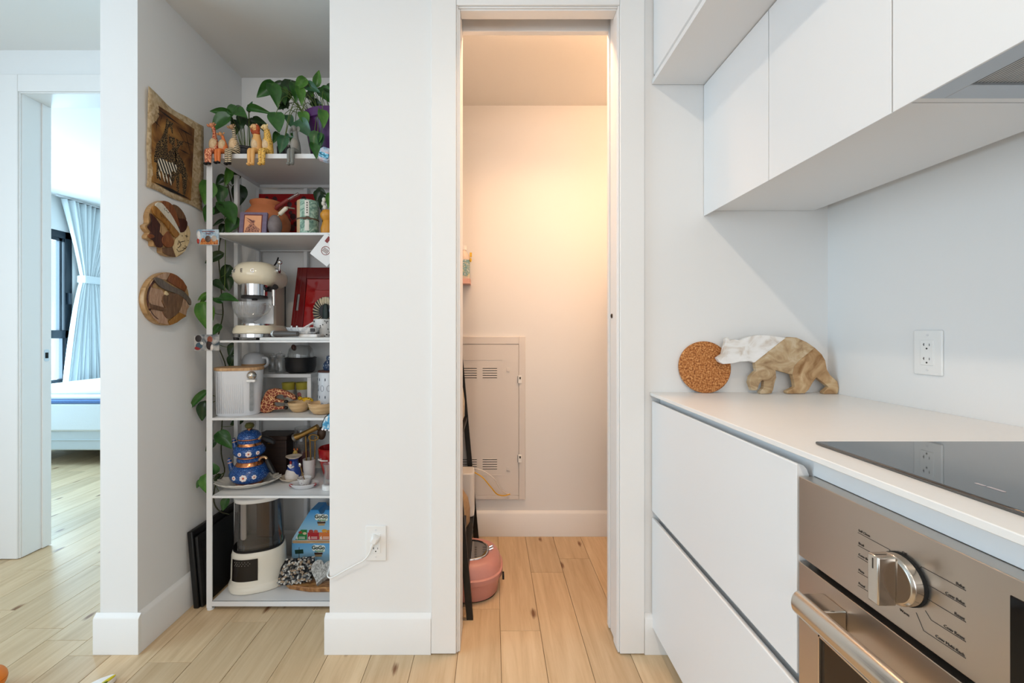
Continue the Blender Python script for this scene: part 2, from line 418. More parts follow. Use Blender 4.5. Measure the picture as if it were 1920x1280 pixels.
# knob
kY, kZ = .579, .7925
m = LB(L); m.lathe([(.0335, 0), (.0335, .004)], 48, (.5535, kY, kZ), axis='x'); obj('knob_gap', m, M_DARK, cp)
m = LB(L); m.lathe([(.031, .012), (.031, -.002), (.0325, 0)][::-1] if 0 else [(.029, 0), (.0325, .003), (.0325, .0145)], 64, (.5395, kY, kZ), axis='x')
kn = obj('knob', m, M_STEEL2, cp, bevel=.0008)
m = LB(L); m.box(.5155, .5400, kY - .0085, kY + .0085, kZ - .0325, kZ + .0325); obj('knob_grip', m, M_STEEL2, cp, bevel=.0018)
m = LB(L); m.box(.5152, .5158, kY - .0008, kY + .0008, kZ + .014, kZ + .028); m.box(.5185, .534, kY - .0008, kY + .0008, kZ + .0322, kZ + .0327); obj('knob_mark', m, M_PRINT, cp)
def oline(pts, n='dial_line', wd=.0009):
    m = LB(L); m.tube([(.5575, a, b) for a, b in pts], wd / 2, 5); obj(n, m, M_PRINT, cp)
def pz_(x, y):               # photo pixel -> (y, z) on the oven front plane
    Y = .5577 * F / (x - VX); return (Y, H - (y - VY) / F * Y)
for seg in ([(1609, 998), (1668, 1030), (1676, 1050)], [(1609, 1022), (1656, 1048)], [(1609, 1043), (1640, 1062)], [(1609, 1072), (1636, 1088)], [(1609, 1097), (1640, 1116)],
            [(1718, 1068), (1728, 1062), (1811, 1107)], [(1736, 1097), (1744, 1098), (1811, 1137)], [(1740, 1123), (1811, 1166)], [(1735, 1144), (1746, 1162), (1811, 1203)], [(1718, 1148), (1732, 1182), (1811, 1234)]):
    oline([pz_(*p) for p in seg])
def otext(body, x, y, align):
    a, b = pz_(x, y); textmesh('dial_text', body, .0049, M_PRINT, cp, (.5573 - L[0], a - L[1], b - L[2] + .0028), (R(90), 0, R(-90)), align=align)
for b_, x, y in (('Self Clean', 1610, 997), ('Broil', 1610, 1021), ('Conv Broil', 1610, 1042), ('Pizza', 1610, 1071), ('Proof', 1610, 1096)): otext(b_, x, y, 'LEFT')
for b_, x, y in (('Bake', 1809, 1106), ('Conv Bake', 1809, 1136), ('Roast', 1809, 1165), ('Conv Roast', 1809, 1202), ('Conv Multi-Rack', 1809, 1233)): otext(b_, x, y, 'RIGHT')
otext('Off', 1696, 1041, 'CENTER'); otext('Warm', 1696, 1152, 'CENTER')
m = LB(L); m.box(.5567, .560, .30, .4598, .738, .844); obj('display', m, mat('display_glass', '#0c0b0d', .06), cp, bevel=.001)
# door
m = LB(L)
m.box(.5577, .588, .002, .7775, .608, .7095); m.box(.5577, .588, .7300, .7775, .118, .608); m.box(.5577, .588, .002, .05, .118, .608); m.box(.5577, .588, .05, .73, .118, .19)
dd = obj('door', m, M_STEEL, ov, bevel=.001)
m = LB(L); m.box(.561, .586, .05, .7302, .19, .608); obj('window', m, M_OVGLASS, dd)
m = LB(L); m.box(.5565, .5605, .7275, .7302, .19, .609); m.box(.5565, .5605, .05, .7302, .6065, .609); obj('window_trim', m, M_CHROME, dd)
m = LB(L)
hp = []
for i in range(13):
    a = R(90 + 180 * i / 12); hp.append((.5165 + .0125 * math.cos(a), .670 + .0195 * math.sin(a)))
m.prism(hp + [(.519, .6505), (.519, .6895)], .06, .722, 'y'); hd = obj('handle', m, M_STEEL2, dd, bevel=.001)
for y0 in (.672, .062):
    m = LB(L); m.box(.5165, .5577, y0, y0 + .048, .6535, .6865); obj('handle_bracket', m, M_STEEL2, dd, bevel=.002)

# cooktop
L = (.607, .05, CT)
ck = thing('cooktop', L, 'black glass cooktop set on the white worktop', 'cooktop')
M_CERAM = mat('ceramic_glass', '#0a0c0f', .035, spec=1.0, ior=1.75, bump=.004, bscale=25)
m = LB(L); m.box(.607, 1.125, .05, .804, CT + .0004, CT + .0062); obj('glass_plate', m, M_CERAM, ck, bevel=.0022)
M_CKPRINT = mat('cooktop_print', '#b9aeb0', .5)
for (x, y, wd, dp) in ((1838, 908, .012, .004), (1868, 917, .020, .005)):
    p = px(x, y, 1); s = (CT + .0064 - H) / (p.z - H); q = Vector((p.x * s, s))
    m = LB(L); m.prism(rrect(.005, wd, .002, 3, q.x, q.y), CT + .0063, CT + .0066, 'z'); obj('touch_mark', m, M_CKPRINT, ck)
# wall cabinets: two doors, then the hood cabinet; deep cabinet above
UX, UZ0, UZ1, PZ = .7417, 1.534, 1.996, 1.553
L = (UX, .793, UZ0)
wc = thing('wall_cabinet', L, 'white handleless two-door wall cabinet above the bare worktop', 'cabinet', None)
m = LB(L); m.box(UX + .021, 1.128, .795, W - .002, PZ, UZ1 - .002); m.box(1.128, RX - .002, .795, W - .002, PZ + .035, UZ1 - .002)
obj('body', m, M_CAB, wc, bevel=.0006)
for y0, y1 in ((.7945, 1.1465), (1.1495, W - .002)):
    m = LB(L); m.prism([(UX, UZ0), (UX, UZ1 - .003), (UX + .02, UZ1 - .003), (UX + .02, UZ0 + .014), (UX + .004, UZ0)], y0, y1, 'y'); obj('door', m, M_CAB, wc, bevel=.0008)
L = (UX, .02, UZ0)
hc = thing('hood_cabinet', L, 'white wall cabinet with built-in extractor hood over the cooktop', 'range hood')
m = LB(L); m.box(UX + .021, 1.128, .02, .7925, PZ + .012, UZ1 - .002); m.box(1.128, RX - .002, .02, .7925, PZ + .035, UZ1 - .002); m.box(.985, 1.128, .02, .7925, PZ, PZ + .012)
m.box(UX + .021, .985, .766 + .012, .7925, PZ, PZ + .012)
obj('body', m, M_CAB, hc, bevel=.0006)
m = LB(L); m.prism([(UX, UZ0), (UX, UZ1 - .003), (UX + .02, UZ1 - .003), (UX + .02, UZ0 + .014), (UX + .004, UZ0)], .02, .7915, 'y'); obj('door', m, M_CAB, hc, bevel=.0008)
M_HOOD = mat('hood_steel', '#b9bdc2', .35, .8)
m = LB(L); m.box(UX + .022, .822, .03, .778, PZ - .001, PZ + .012); m.box(.822, 1.0, .766 - .03, .778, PZ - .001, PZ + .012); m.box(.985, 1.0, .03, .74, PZ - .001, PZ + .012); m.box(.822, .985, .03, .06, PZ - .001, PZ + .012)
obj('hood_frame', m, M_HOOD, hc, bevel=.001)
def mesh_filter():
    m = mat('hood_filter', '#a8a6a2', .45, .6); t = NT(m); b = t.n['Principled BSDF']
    mp = t.mapping(rot=(0, 0, R(0)))
    wv = t.new('ShaderNodeTexWave', wave_type='BANDS', bands_direction='X', i_Scale=52.0); t.link(mp.outputs[0], wv.inputs['Vector'])
    rp = t.ramp(wv.outputs['Fac'], [(.2, '#6d6c6c'), (.7, '#c9c8c4')]); t.link(rp.outputs[0], b.inputs['Base Color'])
    bp = t.new('ShaderNodeBump', i_Strength=.5, i_Distance=.002); t.link(wv.outputs['Fac'], bp.inputs['Height']); t.link(bp.outputs[0], b.inputs['Normal'])
    return m
m = LB(L); m.box(.822, .985, .06, .736, PZ + .004, PZ + .01); obj('grease_filter', m, mesh_filter(), hc)
TX = .5595
L = (TX, -.6, UZ1)
tc_ = thing('top_cabinet', L, 'white full-depth cabinet above the wall cabinets up to the ceiling', 'cabinet')
m = LB(L); m.box(TX, RX - .002, -.6, W - .002, UZ1, UZ1 + .016); m.box(TX + .024, RX - .002, -.6, W - .002, UZ1 + .016, CZ - .001); obj('body', m, M_CAB, tc_, bevel=.0006)
for y0, y1 in ((.795, W - .006), (.02, .792)):
    m = LB(L); m.prism([(TX + .004, UZ1 + .034), (TX + .004, CZ - .03), (TX + .022, CZ - .03), (TX + .022, UZ1 + .022)], y0, y1, 'y'); obj('door', m, M_CAB, tc_, bevel=.0008)

# kitchen ceiling lamps (recessed spots above the aisle)
M_LAMP = mat('lamp_glow', '#fff1dd', emit='#ffe4c4', estr=6)
def downlight(x, y, power, col, label):
    t = thing('ceiling_spot', (x, y, CZ), label, 'lamp', 'recessed ceiling spots')
    obj('ring', MB().lathe([(.052, 0), (.052, -.006), (.04, -.006), (.04, 0)], 32), M_WHITEMETAL, t)
    obj('diffuser', MB().lathe([(.0001, -.003), (.04, -.003)], 32), M_LAMP, t)
    l = bpy.data.lights.new('spot_lamp', 'AREA'); l.shape = 'DISK'; l.size = .075; l.energy = power; l.color = col
    o = bpy.data.objects.new('spot_lamp', l); COL.objects.link(o); o.parent = t; o.location = (0, 0, -.01)
WARM = (1, .85, .69)
downlight(-.16, .10, 12, WARM, 'round recessed ceiling spot nearest the pillar wall and closet door')
downlight(-.16, -1.4, 12, WARM, 'round recessed ceiling spot towards the living room windows')
# closet lamps: unseen batten added to warm the lower wall, bulb further in
t = thing('added_closet_fill', (.28, 1.70, KZ), 'added unseen warm fill batten on the closet ceiling behind the door header', 'lamp')
obj('housing', MB().box(-.36, .36, -.022, .022, -.020, -.0005), M_WHITEMETAL, t, bevel=.003)
obj('diffuser', MB().box(-.35, .35, -.018, .018, -.024, -.020), M_LAMP, t)
l = bpy.data.lights.new('added_fill_light', 'AREA'); l.shape = 'RECTANGLE'; l.size = .70; l.size_y = .036; l.energy = 9.5; l.color = (1, .58, .32); l.spread = R(135)
o = bpy.data.objects.new('added_fill_light', l); COL.objects.link(o); o.parent = t; o.location = (0, 0, -.026)
# closet lamp
t = thing('closet_lamp', (1.0, 1.72, KZ), 'small warm ceiling lamp inside the closet', 'lamp')
obj('base', MB().lathe([(.05, 0), (.05, -.012), (.03, -.02)], 24), M_WHITEMETAL, t)
obj('bulb', MB().ell((0, 0, -.055), (.03, .03, .037)), M_LAMP, t)
l = bpy.data.lights.new('closet_bulb', 'POINT'); l.energy = 8; l.color = (1, .62, .36); l.shadow_soft_size = .07
o = bpy.data.objects.new('closet_bulb', l); COL.objects.link(o); o.parent = t; o.location = (0, 0, -.12)
# ------------------------------------------------------------------ pattern materials
def pattern(name, kind, c1, c2, scale=40, thr=.5, rough=.4, c3=None, rot=(0, 0, 0), dist=2.0):
    m = mat(name, c1, rough); t = NT(m); b = t.n['Principled BSDF']; mp = t.mapping(rot=rot)
    if kind == 'patch':          # giraffe coat: dark cells, pale joints
        v = t.new('ShaderNodeTexVoronoi', feature='DISTANCE_TO_EDGE', i_Scale=scale); t.link(mp.outputs[0], v.inputs['Vector'])
        r = t.ramp(v.outputs['Distance'], [(thr, c2), (thr + .03, c1)])
    elif kind == 'spot':
        v = t.new('ShaderNodeTexVoronoi', i_Scale=scale); t.link(mp.outputs[0], v.inputs['Vector'])
        r = t.ramp(v.outputs['Distance'], [(thr, c2), (thr + .06, c1)])
    elif kind == 'stripe':
        v = t.new('ShaderNodeTexWave', wave_type='BANDS', bands_direction='Z', i_Scale=scale, i_Distortion=dist, i_Detail=1.0); t.link(mp.outputs[0], v.inputs['Vector'])
        r = t.ramp(v.outputs['Fac'], [(thr - .05, c2), (thr + .05, c1)])
    elif kind == 'cells':        # pebbles, cork: cell colours
        v = t.new('ShaderNodeTexVoronoi', i_Scale=scale); t.link(mp.outputs[0], v.inputs['Vector'])
        sp = t.new('ShaderNodeSeparateColor'); t.link(v.outputs['Color'], sp.inputs[0])
        r = t.ramp(sp.outputs[0], [(0, c2), (.5, c1), (1, c3 or c1)])
    elif kind == 'noise':
        v = t.new('ShaderNodeTexNoise', i_Scale=scale, i_Detail=5.0, i_Distortion=dist); t.link(mp.outputs[0], v.inputs['Vector'])
        r = t.ramp(v.outputs['Fac'], [(.35, c2), (.5, c1), (.68, c3 or c1)])
    t.link(r.outputs[0], b.inputs['Base Color']); return m
def wood(name, c1, c2, c3, rough=.45, sc=(1, 1, 14), ns=9, dist=1.5):
    m = mat(name, c1, rough); t = NT(m); b = t.n['Principled BSDF']; mp = t.mapping(scale=sc)
    v = t.new('ShaderNodeTexNoise', i_Scale=float(ns), i_Detail=5.0, i_Distortion=dist); t.link(mp.outputs[0], v.inputs['Vector'])
    r = t.ramp(v.outputs['Fac'], [(.3, c1), (.5, c2), (.72, c3)]); t.link(r.outputs[0], b.inputs['Base Color']); return m

# ------------------------------------------------------------------ worktop decor
CTZ = CT + .0004
M_CORK = pattern('cork', 'noise', '#b5713a', '#7c431d', 170, c3='#dba366', rough=.8, dist=.3)
L = px(1326.6, 737, 1.47); L.z = CTZ
ct = obj('cork_trivet', MB().lathe([(.0865, 0), (.09, .003), (.09, .011), (.0865, .014)], 64, (0, 0, .09), axis='y'), M_CORK, loc=(L.x, 1.484, L.z), rot=(R(-6), 0, 0))
ct.location.y = 1.4745
tag(ct, 'round cork trivet leaning on the wall behind the wooden bear', 'trivet')
def crop2(p): return ((1200 + p[0] / 3.2), (560 + p[1] / 3.2))
by = 1.452
def bearpt(p):
    q = px(*crop2(p), by); return (q.x, q.z)
b0 = px(*crop2((820, 568)), by)
HEAD = [(463, 352), (498, 328), (508, 285), (516, 258), (516, 234), (526, 228), (540, 246), (570, 240), (600, 246), (640, 230), (700, 214), (770, 216), (830, 224), (876, 230), (800, 290), (692, 376), (684, 380), (668, 370), (600, 374), (556, 384), (500, 388), (476, 374)]
BODY = [(876, 230), (900, 226), (940, 229), (1000, 256), (1050, 290), (1012, 322), (960, 364), (926, 400), (915, 452), (815, 425), (818, 470), (808, 500), (800, 540), (790, 564), (724, 568), (720, 556), (744, 530), (746, 490), (738, 484), (728, 490), (712, 516), (704, 546), (672, 546), (656, 500), (664, 462), (700, 428), (694, 400), (692, 376), (800, 290)]
HIND = [(1050, 290), (1090, 328), (1112, 366), (1122, 420), (1140, 452), (1184, 492), (1194, 530), (1186, 566), (1104, 568), (1100, 556), (1136, 526), (1060, 468), (1036, 500), (1014, 540), (990, 564), (884, 566), (880, 552), (932, 526), (926, 490), (915, 452), (926, 400), (960, 364), (1012, 322)]
bear = thing('bear_board', (b0.x, by, CTZ), 'bear-shaped serving board of white marble and weathered wood', 'serving board')
zoff = CTZ - min(bearpt(p)[1] for p in BODY + HIND)
M_MARBLE = pattern('marble', 'noise', '#e9e6e2', '#cfc3b6', 14, c3='#f2f0ee', rough=.3, dist=1.2)
M_DRIFT = wood('weathered_wood', '#8a6a49', '#b79b76', '#d2c0a2', .6, (9, 1, 14), 1.6, 1.6)
M_DRIFT2 = wood('weathered_wood_hind', '#8a6238', '#b8946a', '#d0b48c', .6, (10, 1, 9), 1.8, 1.6)
for nm, P, mt in (('marble_head', HEAD, M_MARBLE), ('wooden_body', BODY, M_DRIFT), ('wooden_hind', HIND, M_DRIFT2)):
    m = MB(); m.prism([(bearpt(p)[0] - b0.x, bearpt(p)[1] + zoff - CTZ) for p in P], 0, .018, 'y'); obj(nm, m, mt, bear, bevel=.0012)

# ------------------------------------------------------------------ outlets
M_SLOT = mat('slot_dark', '#3a3733', .7)
def outlet(loc, rot, label, wd=.0755, ht=.121, plug=False):
    t = thing('wall_outlet', loc, label, 'outlet', None, rot)        # local: plate in xz, front towards -y
    obj('cover_plate', MB().prism(rrect(wd, ht, .004), 0, -.0055, 'y'), M_PLASTIC, t, bevel=.002)
    obj('receptacle', MB().prism(rrect(.034, .068, .002), -.005, -.0072, 'y'), M_PLASTIC, t, bevel=.0006)
    for z in (.019, -.019):
        m = MB(); m.box(-.0085, -.0065, -.0074, -.006, z - .001, z + .0065); m.box(-.0105, -.0065, -.0074, -.006, z + .002, z + .0035)
        m.box(.0062, .0078, -.0074, -.006, z - .001, z + .0055); m.lathe([(.0024, 0), (.0024, .0014)], 12, (0, -.0074, z - .008), axis='y')
        obj('slots', m, M_SLOT, t)
    for z in (.047, -.047):
        obj('screw', MB().lathe([(.003, 0), (.003, .001)], 12, (0, -.0066, z), axis='y'), M_WHITEMETAL, t)
    return t
outlet((RX, 1.1525, 1.071), (0, 0, R(-90)), 'white double outlet on the kitchen wall above the worktop')
op = px(705.5, 1017, W)
outlet((op.x, W, op.z), (0, 0, 0), 'white double outlet low on the wall pillar by the closet', .0725, .123)
pc = thing('power_cord', (op.x, W - .0075, op.z + .019), 'white power cord plugged into the low outlet on the pillar', 'cord')
m = MB(); m.M = Matrix.Translation((0, 0, 0)) @ Euler((0, R(22), 0)).to_matrix().to_4x4()
m.loft([[(a, -y, b) for a, b in rrect(wd, hh, r, 3)] for y, wd, hh, r in ((0, .026, .024, .005), (.014, .027, .026, .006), (.022, .022, .022, .006), (.026, .014, .016, .004))])
obj('plug', m, M_PLASTIC, pc)
m = MB(); m.tube([(-.002, -.016, -.006), (-.008, -.018, -.020), (-.012, -.017, -.032)], [.007, .0055, .0035], 10); obj('strain_relief', m, M_PLASTIC, pc)
o_ = Vector((op.x, W - .0075, op.z + .019))
cp_ = [px(696, 1030, 1.478), px(691, 1040, 1.478), px(682, 1050, 1.48), px(664, 1060, 1.485), px(645, 1070, 1.487), px(628, 1080, 1.487), px(620, 1083, 1.490), px(615, 1081, 1.497), px(614, 1075, 1.515), px(617, 1068, 1.54), Vector((-.60, 1.62, .30)), Vector((-.60, 1.68, .22)), Vector((-.56, 1.8, .06))]
def smooth_path(P, k=5):
    P = [Vector(p) for p in P]; out = []
    for i in range(len(P) - 1):
        a, b, c, d = P[max(i-1, 0)], P[i], P[i+1], P[min(i+2, len(P)-1)]
        for j in range(k):
            t = j / k
            out.append(.5 * ((2*b) + (c - a)*t + (2*a - 5*b + 4*c - d)*t*t + (3*b - a - 3*c + d)*t*t*t))
    out.append(P[-1]); return out
m = MB(); m.M = Matrix.Translation(-o_); m.tube(smooth_path([o_ + Vector((-.012, -.017, -.032))] + cp_[1:]), .0026, 8); obj('cable', m, M_PLASTIC, pc)

# ------------------------------------------------------------------ closet
M_PANEL = mat('panel_paint', '#dcd6d0', .45)
L = (-.15, CB, .2)
ap = thing('access_panel', (0, CB, .2), 'white metal access panel with louvres on the closet back wall', 'access panel')
q = lambda x, y: px(x, y, CB - .015)
fx1, fz1, fz0 = q(985, 0).x, q(0, 631).z, q(0, 936).z
dx1, dz1, dz0 = q(973, 0).x, q(0, 645).z, q(0, 929).z
fx0 = -.30; dx0 = fx0 + (fx1 - dx1)
m = LB((0, CB, .2)); m.box(fx0, dx0, CB - .016, CB, fz0, fz1); m.box(dx1, fx1, CB - .016, CB, fz0, fz1); m.box(dx0, dx1, CB - .016, CB, dz1, fz1); m.box(dx0, dx1, CB - .016, CB, fz0, dz0); m.box(dx0, dx1, CB - .004, CB, dz0, dz1)
obj('frame', m, M_PANEL, ap, bevel=.003)
m = LB((0, CB, .2)); m.box(dx0 + .001, dx1 - .0012, CB - .0145, CB - .004, dz0 + .001, dz1 - .0022)
pd = obj('door', m, M_PANEL, ap, bevel=.0012)
ix1, iz1, iz0 = q(942, 0).x, q(0, 675).z, q(0, 890).z
m = LB((0, CB, .2)); fy = CB - .0145
for (a, b, c, d) in ((dx0 + .02, ix1, iz1, iz1 + .003), (dx0 + .02, ix1, iz0 - .003, iz0), (ix1, ix1 + .003, iz0, iz1)): m.box(a, b, fy - .0015, fy, c, d)
obj('raised_panel', m, M_PANEL, pd)
for (xa, xb) in ((867, 894), (905, 932), (838, 856)):
    for (ya, n) in ((689.5, 5), (860.5, 5)):
        for i in range(n):
            yy = ya + i * 4.4; m = LB((0, CB, .2)); a, b = q(xa, yy), q(xb, yy)
            m.prism([(fy - .0012, a.z + .001), (fy + .0003, a.z + .0045), (fy + .0003, a.z - .003)], a.x, b.x, 'x')
            o = obj('louvre', m, M_PANEL, pd)
            m = LB((0, CB, .2)); m.box(a.x, b.x, fy - .0006, fy + .0002, a.z - .0042, a.z - .0008); obj('louvre_slot', m, M_SLOT, pd)
for (x, y) in ((953, 693), (953, 879)):
    a = q(x, y); m = LB((0, CB, .2)); m.box(a.x - .010, a.x + .010, fy - .002, fy, a.z - .012, a.z + .012); m.lathe([(.0085, 0), (.007, .004)], 16, (a.x, fy - .006, a.z), axis='y'); obj('screw_cap', m, M_PANEL, pd, bevel=.0006)
for (x, y) in ((975, 711), (975, 859)):
    a = q(x, y); m = LB((0, CB, .2)); m.box(a.x - .011, a.x + .009, CB - .023, CB - .0145, a.z - .021, a.z + .021); obj('latch', m, M_PLASTIC, ap, bevel=.001)
    m = LB((0, CB, .2)); m.box(a.x - .004, a.x + .004, CB - .0235, CB - .0225, a.z + .002, a.z + .014); m.box(a.x - .013, a.x - .0105, CB - .022, CB - .0145, a.z - .02, a.z + .018); obj('latch_gap', m, M_SLOT, ap)

# ladder shelf against the closet's left wall
M_LBLACK = mat('ladder_black', '#171513', .45)
L = (-.2, 2.0, 0)
ls = thing('ladder_shelf', L, 'black ladder shelf leaning inside the closet', 'shelf')
def legx(z): return -.0765 - .088 * z
for y0 in (1.668, 2.318):
    m = LB(L); m.prism([(legx(0), 0), (legx(0) - .026, 0), (legx(1.35) - .026, 1.35), (legx(1.35), 1.35)], y0, y0 + .018, 'y'); obj('leg', m, M_LBLACK, ls, bevel=.001)
    m = LB(L); m.box(-.318, -.300, y0, y0 + .018, 0, 1.35); obj('rear_post', m, M_LBLACK, ls, bevel=.001)
LSZ = [.185, .665, 1.05, 1.32]
for z in LSZ:
    m = LB(L); x1 = legx(z) - .004
    m.box(-.316, x1, 1.687, 2.317, z - .012, z); m.box(x1 - .014, x1, 1.687, 2.317, z - .018, z - .012); obj('shelf_board', m, M_LBLACK, ls, bevel=.001)
# router with cables
L = (-.155, 2.225, LSZ[0] + .0005)
rt = thing('router', L, 'white router standing on the black ladder shelf', 'router')
m = LB(L); m.prism(rrect(.10, .12, .022, 6, -.146, 2.225), L[2], L[2] + .222, 'z'); obj('casing', m, M_PLASTIC, rt, bevel=.006, seg=3)
for nm, colr, pts, r in (('yellow_cable', '#d9a51e', [px(889, 885, 2.25), px(905, 895, 2.24), px(922, 915, 2.25), px(932, 926, 2.27), px(945, 929, 2.30), px(956, 926, 2.338)], .0032),
                         ('white_cable', '#e6e0d8', [px(889, 878, 2.25), px(905, 882, 2.24), px(925, 896, 2.26), px(937, 915, 2.30), px(948, 924, 2.33), px(956, 926, 2.340)], .0028)):
    m = LB(L); m.tube(smooth_path(pts), r, 8); obj(nm, m, mat(nm, colr, .4), rt)
# pink lidded tub
M_PINK = mat('pink_plastic', '#c78a7f', .38); M_SMOKE = glass('smoked_window', '#a87f6c', .05, .25)
L = (-.135, 1.90, 0)
tb = thing('plastic_tub', L, 'pink plastic tub with metal-rimmed window lid on the closet floor', 'tub')
def sring(cx, cy, rx, ry, z, n=40, e=2.6):
    out = []
    for j in range(n):
        a = 2*PI*j/n; c, s_ = math.cos(a), math.sin(a)
        out.append((cx + rx * math.copysign(abs(c) ** (2/e), c), cy + ry * math.copysign(abs(s_) ** (2/e), s_), z))
    return out
m = MB(); m.loft([sring(0, 0, .150, .130, .002), sring(0, 0, .158, .137, .010), sring(0, 0, .166, .144, .078)]); obj('bin', m, M_PINK, tb)
m = MB(); m.loft([sring(0, 0, .176, .152, .076), sring(0, 0, .179, .155, .081), sring(0, 0, .179, .155, .100), sring(0, 0, .174, .150, .104)]); obj('flange', m, M_PINK, tb)
m = MB(); rings = [sring(0, 0, .172, .148, .103), sring(0, 0, .168, .144, .125), sring(0, .0, .155, .130, .148), sring(0, 0, .132, .108, .159), sring(0, 0, .118, .094, .158)]
m.loft(rings, cap=False); obj('lid', m, M_PINK, tb)
m = MB(); rr_ = sring(0, 0, .112, .088, .1575, 48); m.tube(rr_ + rr_[:1], .0045, 8, cap=False); obj('window_rim', m, M_CHROME, tb)
m = MB(); m.loft([sring(0, 0, .116, .092, .150), sring(0, 0, .109, .085, .158)]); obj('window', m, M_SMOKE, tb)
m = MB(); m.box(.112, .132, -.012, .012, .156, .164); m.tube([(.12, -.012, .164), (.135, -.012, .170), (.135, .012, .170), (.12, .012, .164)], .003, 6); obj('latch', m, M_CHROME, tb)
m = MB(); m.loft([sring(0, 0, .148, .128, 0), sring(0, 0, .156, .134, .004)]); obj('base_rim', m, M_DARK, tb)
m = MB(); m.box(.176, .184, -.075, -.045, .068, .086); obj('clip', m, M_DARK, tb)
# things on the ladder shelf
L = (-.20, 1.98, LSZ[0] + .0005)
m = MB(); m.prism(rrect(.12, .10, .02), 0, .13, 'z'); 
bx_ = thing('storage_box', (-.185, 1.95, LSZ[0] + .0005), 'dark patterned box low on the ladder shelf', 'box')
m = MB(); m.prism(rrect(.12, .14, .008), 0, .075, 'z'); obj('box_body', m, mat('navy_box', '#2a2f3c', .6), bx_, bevel=.002)
m = MB(); m.box(-.055, .0605, -.05, .03, .02, .05); obj('box_label', m, mat('box_print', '#b8a68c', .6, noise=.5, nscale=120), bx_)
def bag(name, loc, sx, sy, h, colr, label, cat='bag', seed=1):
    rnd = random.Random(seed); m = MB(); rings = []
    for k, (z, f) in enumerate(((0, .9), (.1, 1.0), (.4, 1.02), (.7, .9), (.88, .55), (1, .35))):
        rings.append([(x * f * (1 + rnd.uniform(-.09, .09)), y * f * (1 + rnd.uniform(-.09, .09)), z * h) for x, y, _ in sring(0, 0, sx, sy, 0, 18, 2.4)])
    m.loft(rings); return tag(obj(name, m, mat(name + '_mat', colr, .6, noise=.3, nscale=60), loc=loc), label, cat)
bag('paper_bag', (-.17, 2.08, LSZ[0] + .0005), .055, .05, .185, '#b99a74', 'crumpled beige paper bag beside the router')
bag('flour_bag', (-.205, 2.22, LSZ[1] + .0005), .055, .06, .24, '#cdbfa8', 'pale paper bag standing on the middle ladder shelf')
bag('coffee_bag', (-.225, 2.24, LSZ[2] + .0005), .05, .05, .16, '#7a4a22', 'brown bag on the upper ladder shelf')
bag('dark_pouch', (-.215, 2.00, LSZ[1] + .0005), .05, .05, .20, '#3d3833', 'dark pouch beside the pale paper bag', seed=4)
# bottle in a holder on the back wall
L = (-.16, CB, 1.385)
bh = thing('bottle_holder', L, 'pale pink wall holder carrying the labelled plastic bottle', 'holder')
m = LB(L); m.box(-.205, -.120, CB - .085, CB - .0005, 1.385, 1.390); m.box(-.205, -.120, CB - .085, CB - .082, 1.390, 1.412); m.box(-.123, -.120, CB - .085, CB, 1.390, 1.412)
obj('tray', m, mat('pink_clear', '#e2b3a6', .3), bh, bevel=.001)
L = (-.158, CB - .043, 1.3905)
bo = thing('plastic_bottle', L, 'clear plastic bottle with printed label in the wall holder', 'bottle')
obj('bottle_body', MB().lathe([(.031, 0), (.033, .004), (.033, .135), (.028, .155), (.014, .172), (.014, .182)], 24), mat('milky_plastic', '#d8c8ba', .25), bo)
obj('label', MB().lathe([(.0334, .035), (.0334, .125)], 24), pattern('bottle_label', 'noise', '#4f8f9c', '#d7c9a0', 35, c3='#e9e2d6', rough=.4), bo)
obj('cap', MB().lathe([(.016, .180), (.016, .202), (.014, .204)], 20), M_PLASTIC, bo)
m = MB(); m.ell((.038, -.012, .125), (.006, .004, .012)); m.box(.033, .045, -.016, -.010, .14, .165); obj('yellow_tag', m, mat('tag_yellow', '#e4b93a', .5), bo)
# closet shelf on the right-hand side, out of sight past the door jamb (its edge shades the lamp)
cs = thing('closet_shelf', (.95, 2.0, 1.5), 'white deep shelf box on the right side of the closet', 'shelf')
m = LB((.95, 2.0, 1.5)); m.box(.72, RX - .002, 1.70, CB - .002, 1.48, 1.50); m.box(.72, .74, 1.70, CB - .002, .60, 1.48); obj('boards', m, M_CAB, cs)

# ------------------------------------------------------------------ bedroom
M_WFRAME = mat('window_frame', '#16222c', .4)
m = MB(); X0, X1 = LX - .07, LX - .005
FW = .075
m.box(X0, X1, WY0, WY1, WZ1 - FW, WZ1); m.box(X0, X1, WY0, WY1, WZ0, WZ0 + FW); m.box(X0, X1, WY0, WY0 + FW, WZ0, WZ1); m.box(X0, X1, WY1 - FW, WY1, WZ0, WZ1); m.box(X0, X1, WY0, WY1, 1.06, 1.145)
wn = struct('window_1', m, M_WFRAME, bevel=.004)
m = MB(); m.box(X0 + .02, X1 - .01, WY1 - FW - .05, WY1 - FW - .022, 1.145, WZ1 - FW); m.box(X0 + .02, X1 - .01, WY0 + FW, WY1 - FW, WZ1 - FW - .03, WZ1 - FW); obj('sash', m, M_WFRAME, wn)
m = MB(); m.box(X0 + .02, X1 - .01, WY1 - FW - .02, WY1 - FW - .008, WZ0 + FW, 1.06); obj('sash', m, M_WFRAME, wn)
M_PANE = glass('window_pane', '#eef6fa', .01, .06)
obj('pane', MB().box(X0 + .028, X0 + .032, WY0 + FW, WY1 - FW, 1.145, WZ1 - FW), M_PANE, wn)
obj('pane', MB().box(X0 + .028, X0 + .032, WY0 + FW, WY1 - FW, WZ0 + FW, 1.06), M_PANE, wn)
obj('handle', MB().box(X1, X1 + .03, WY1 - FW + .02, WY1 - FW + .045, 1.42, 1.54), M_WFRAME, wn, bevel=.004)
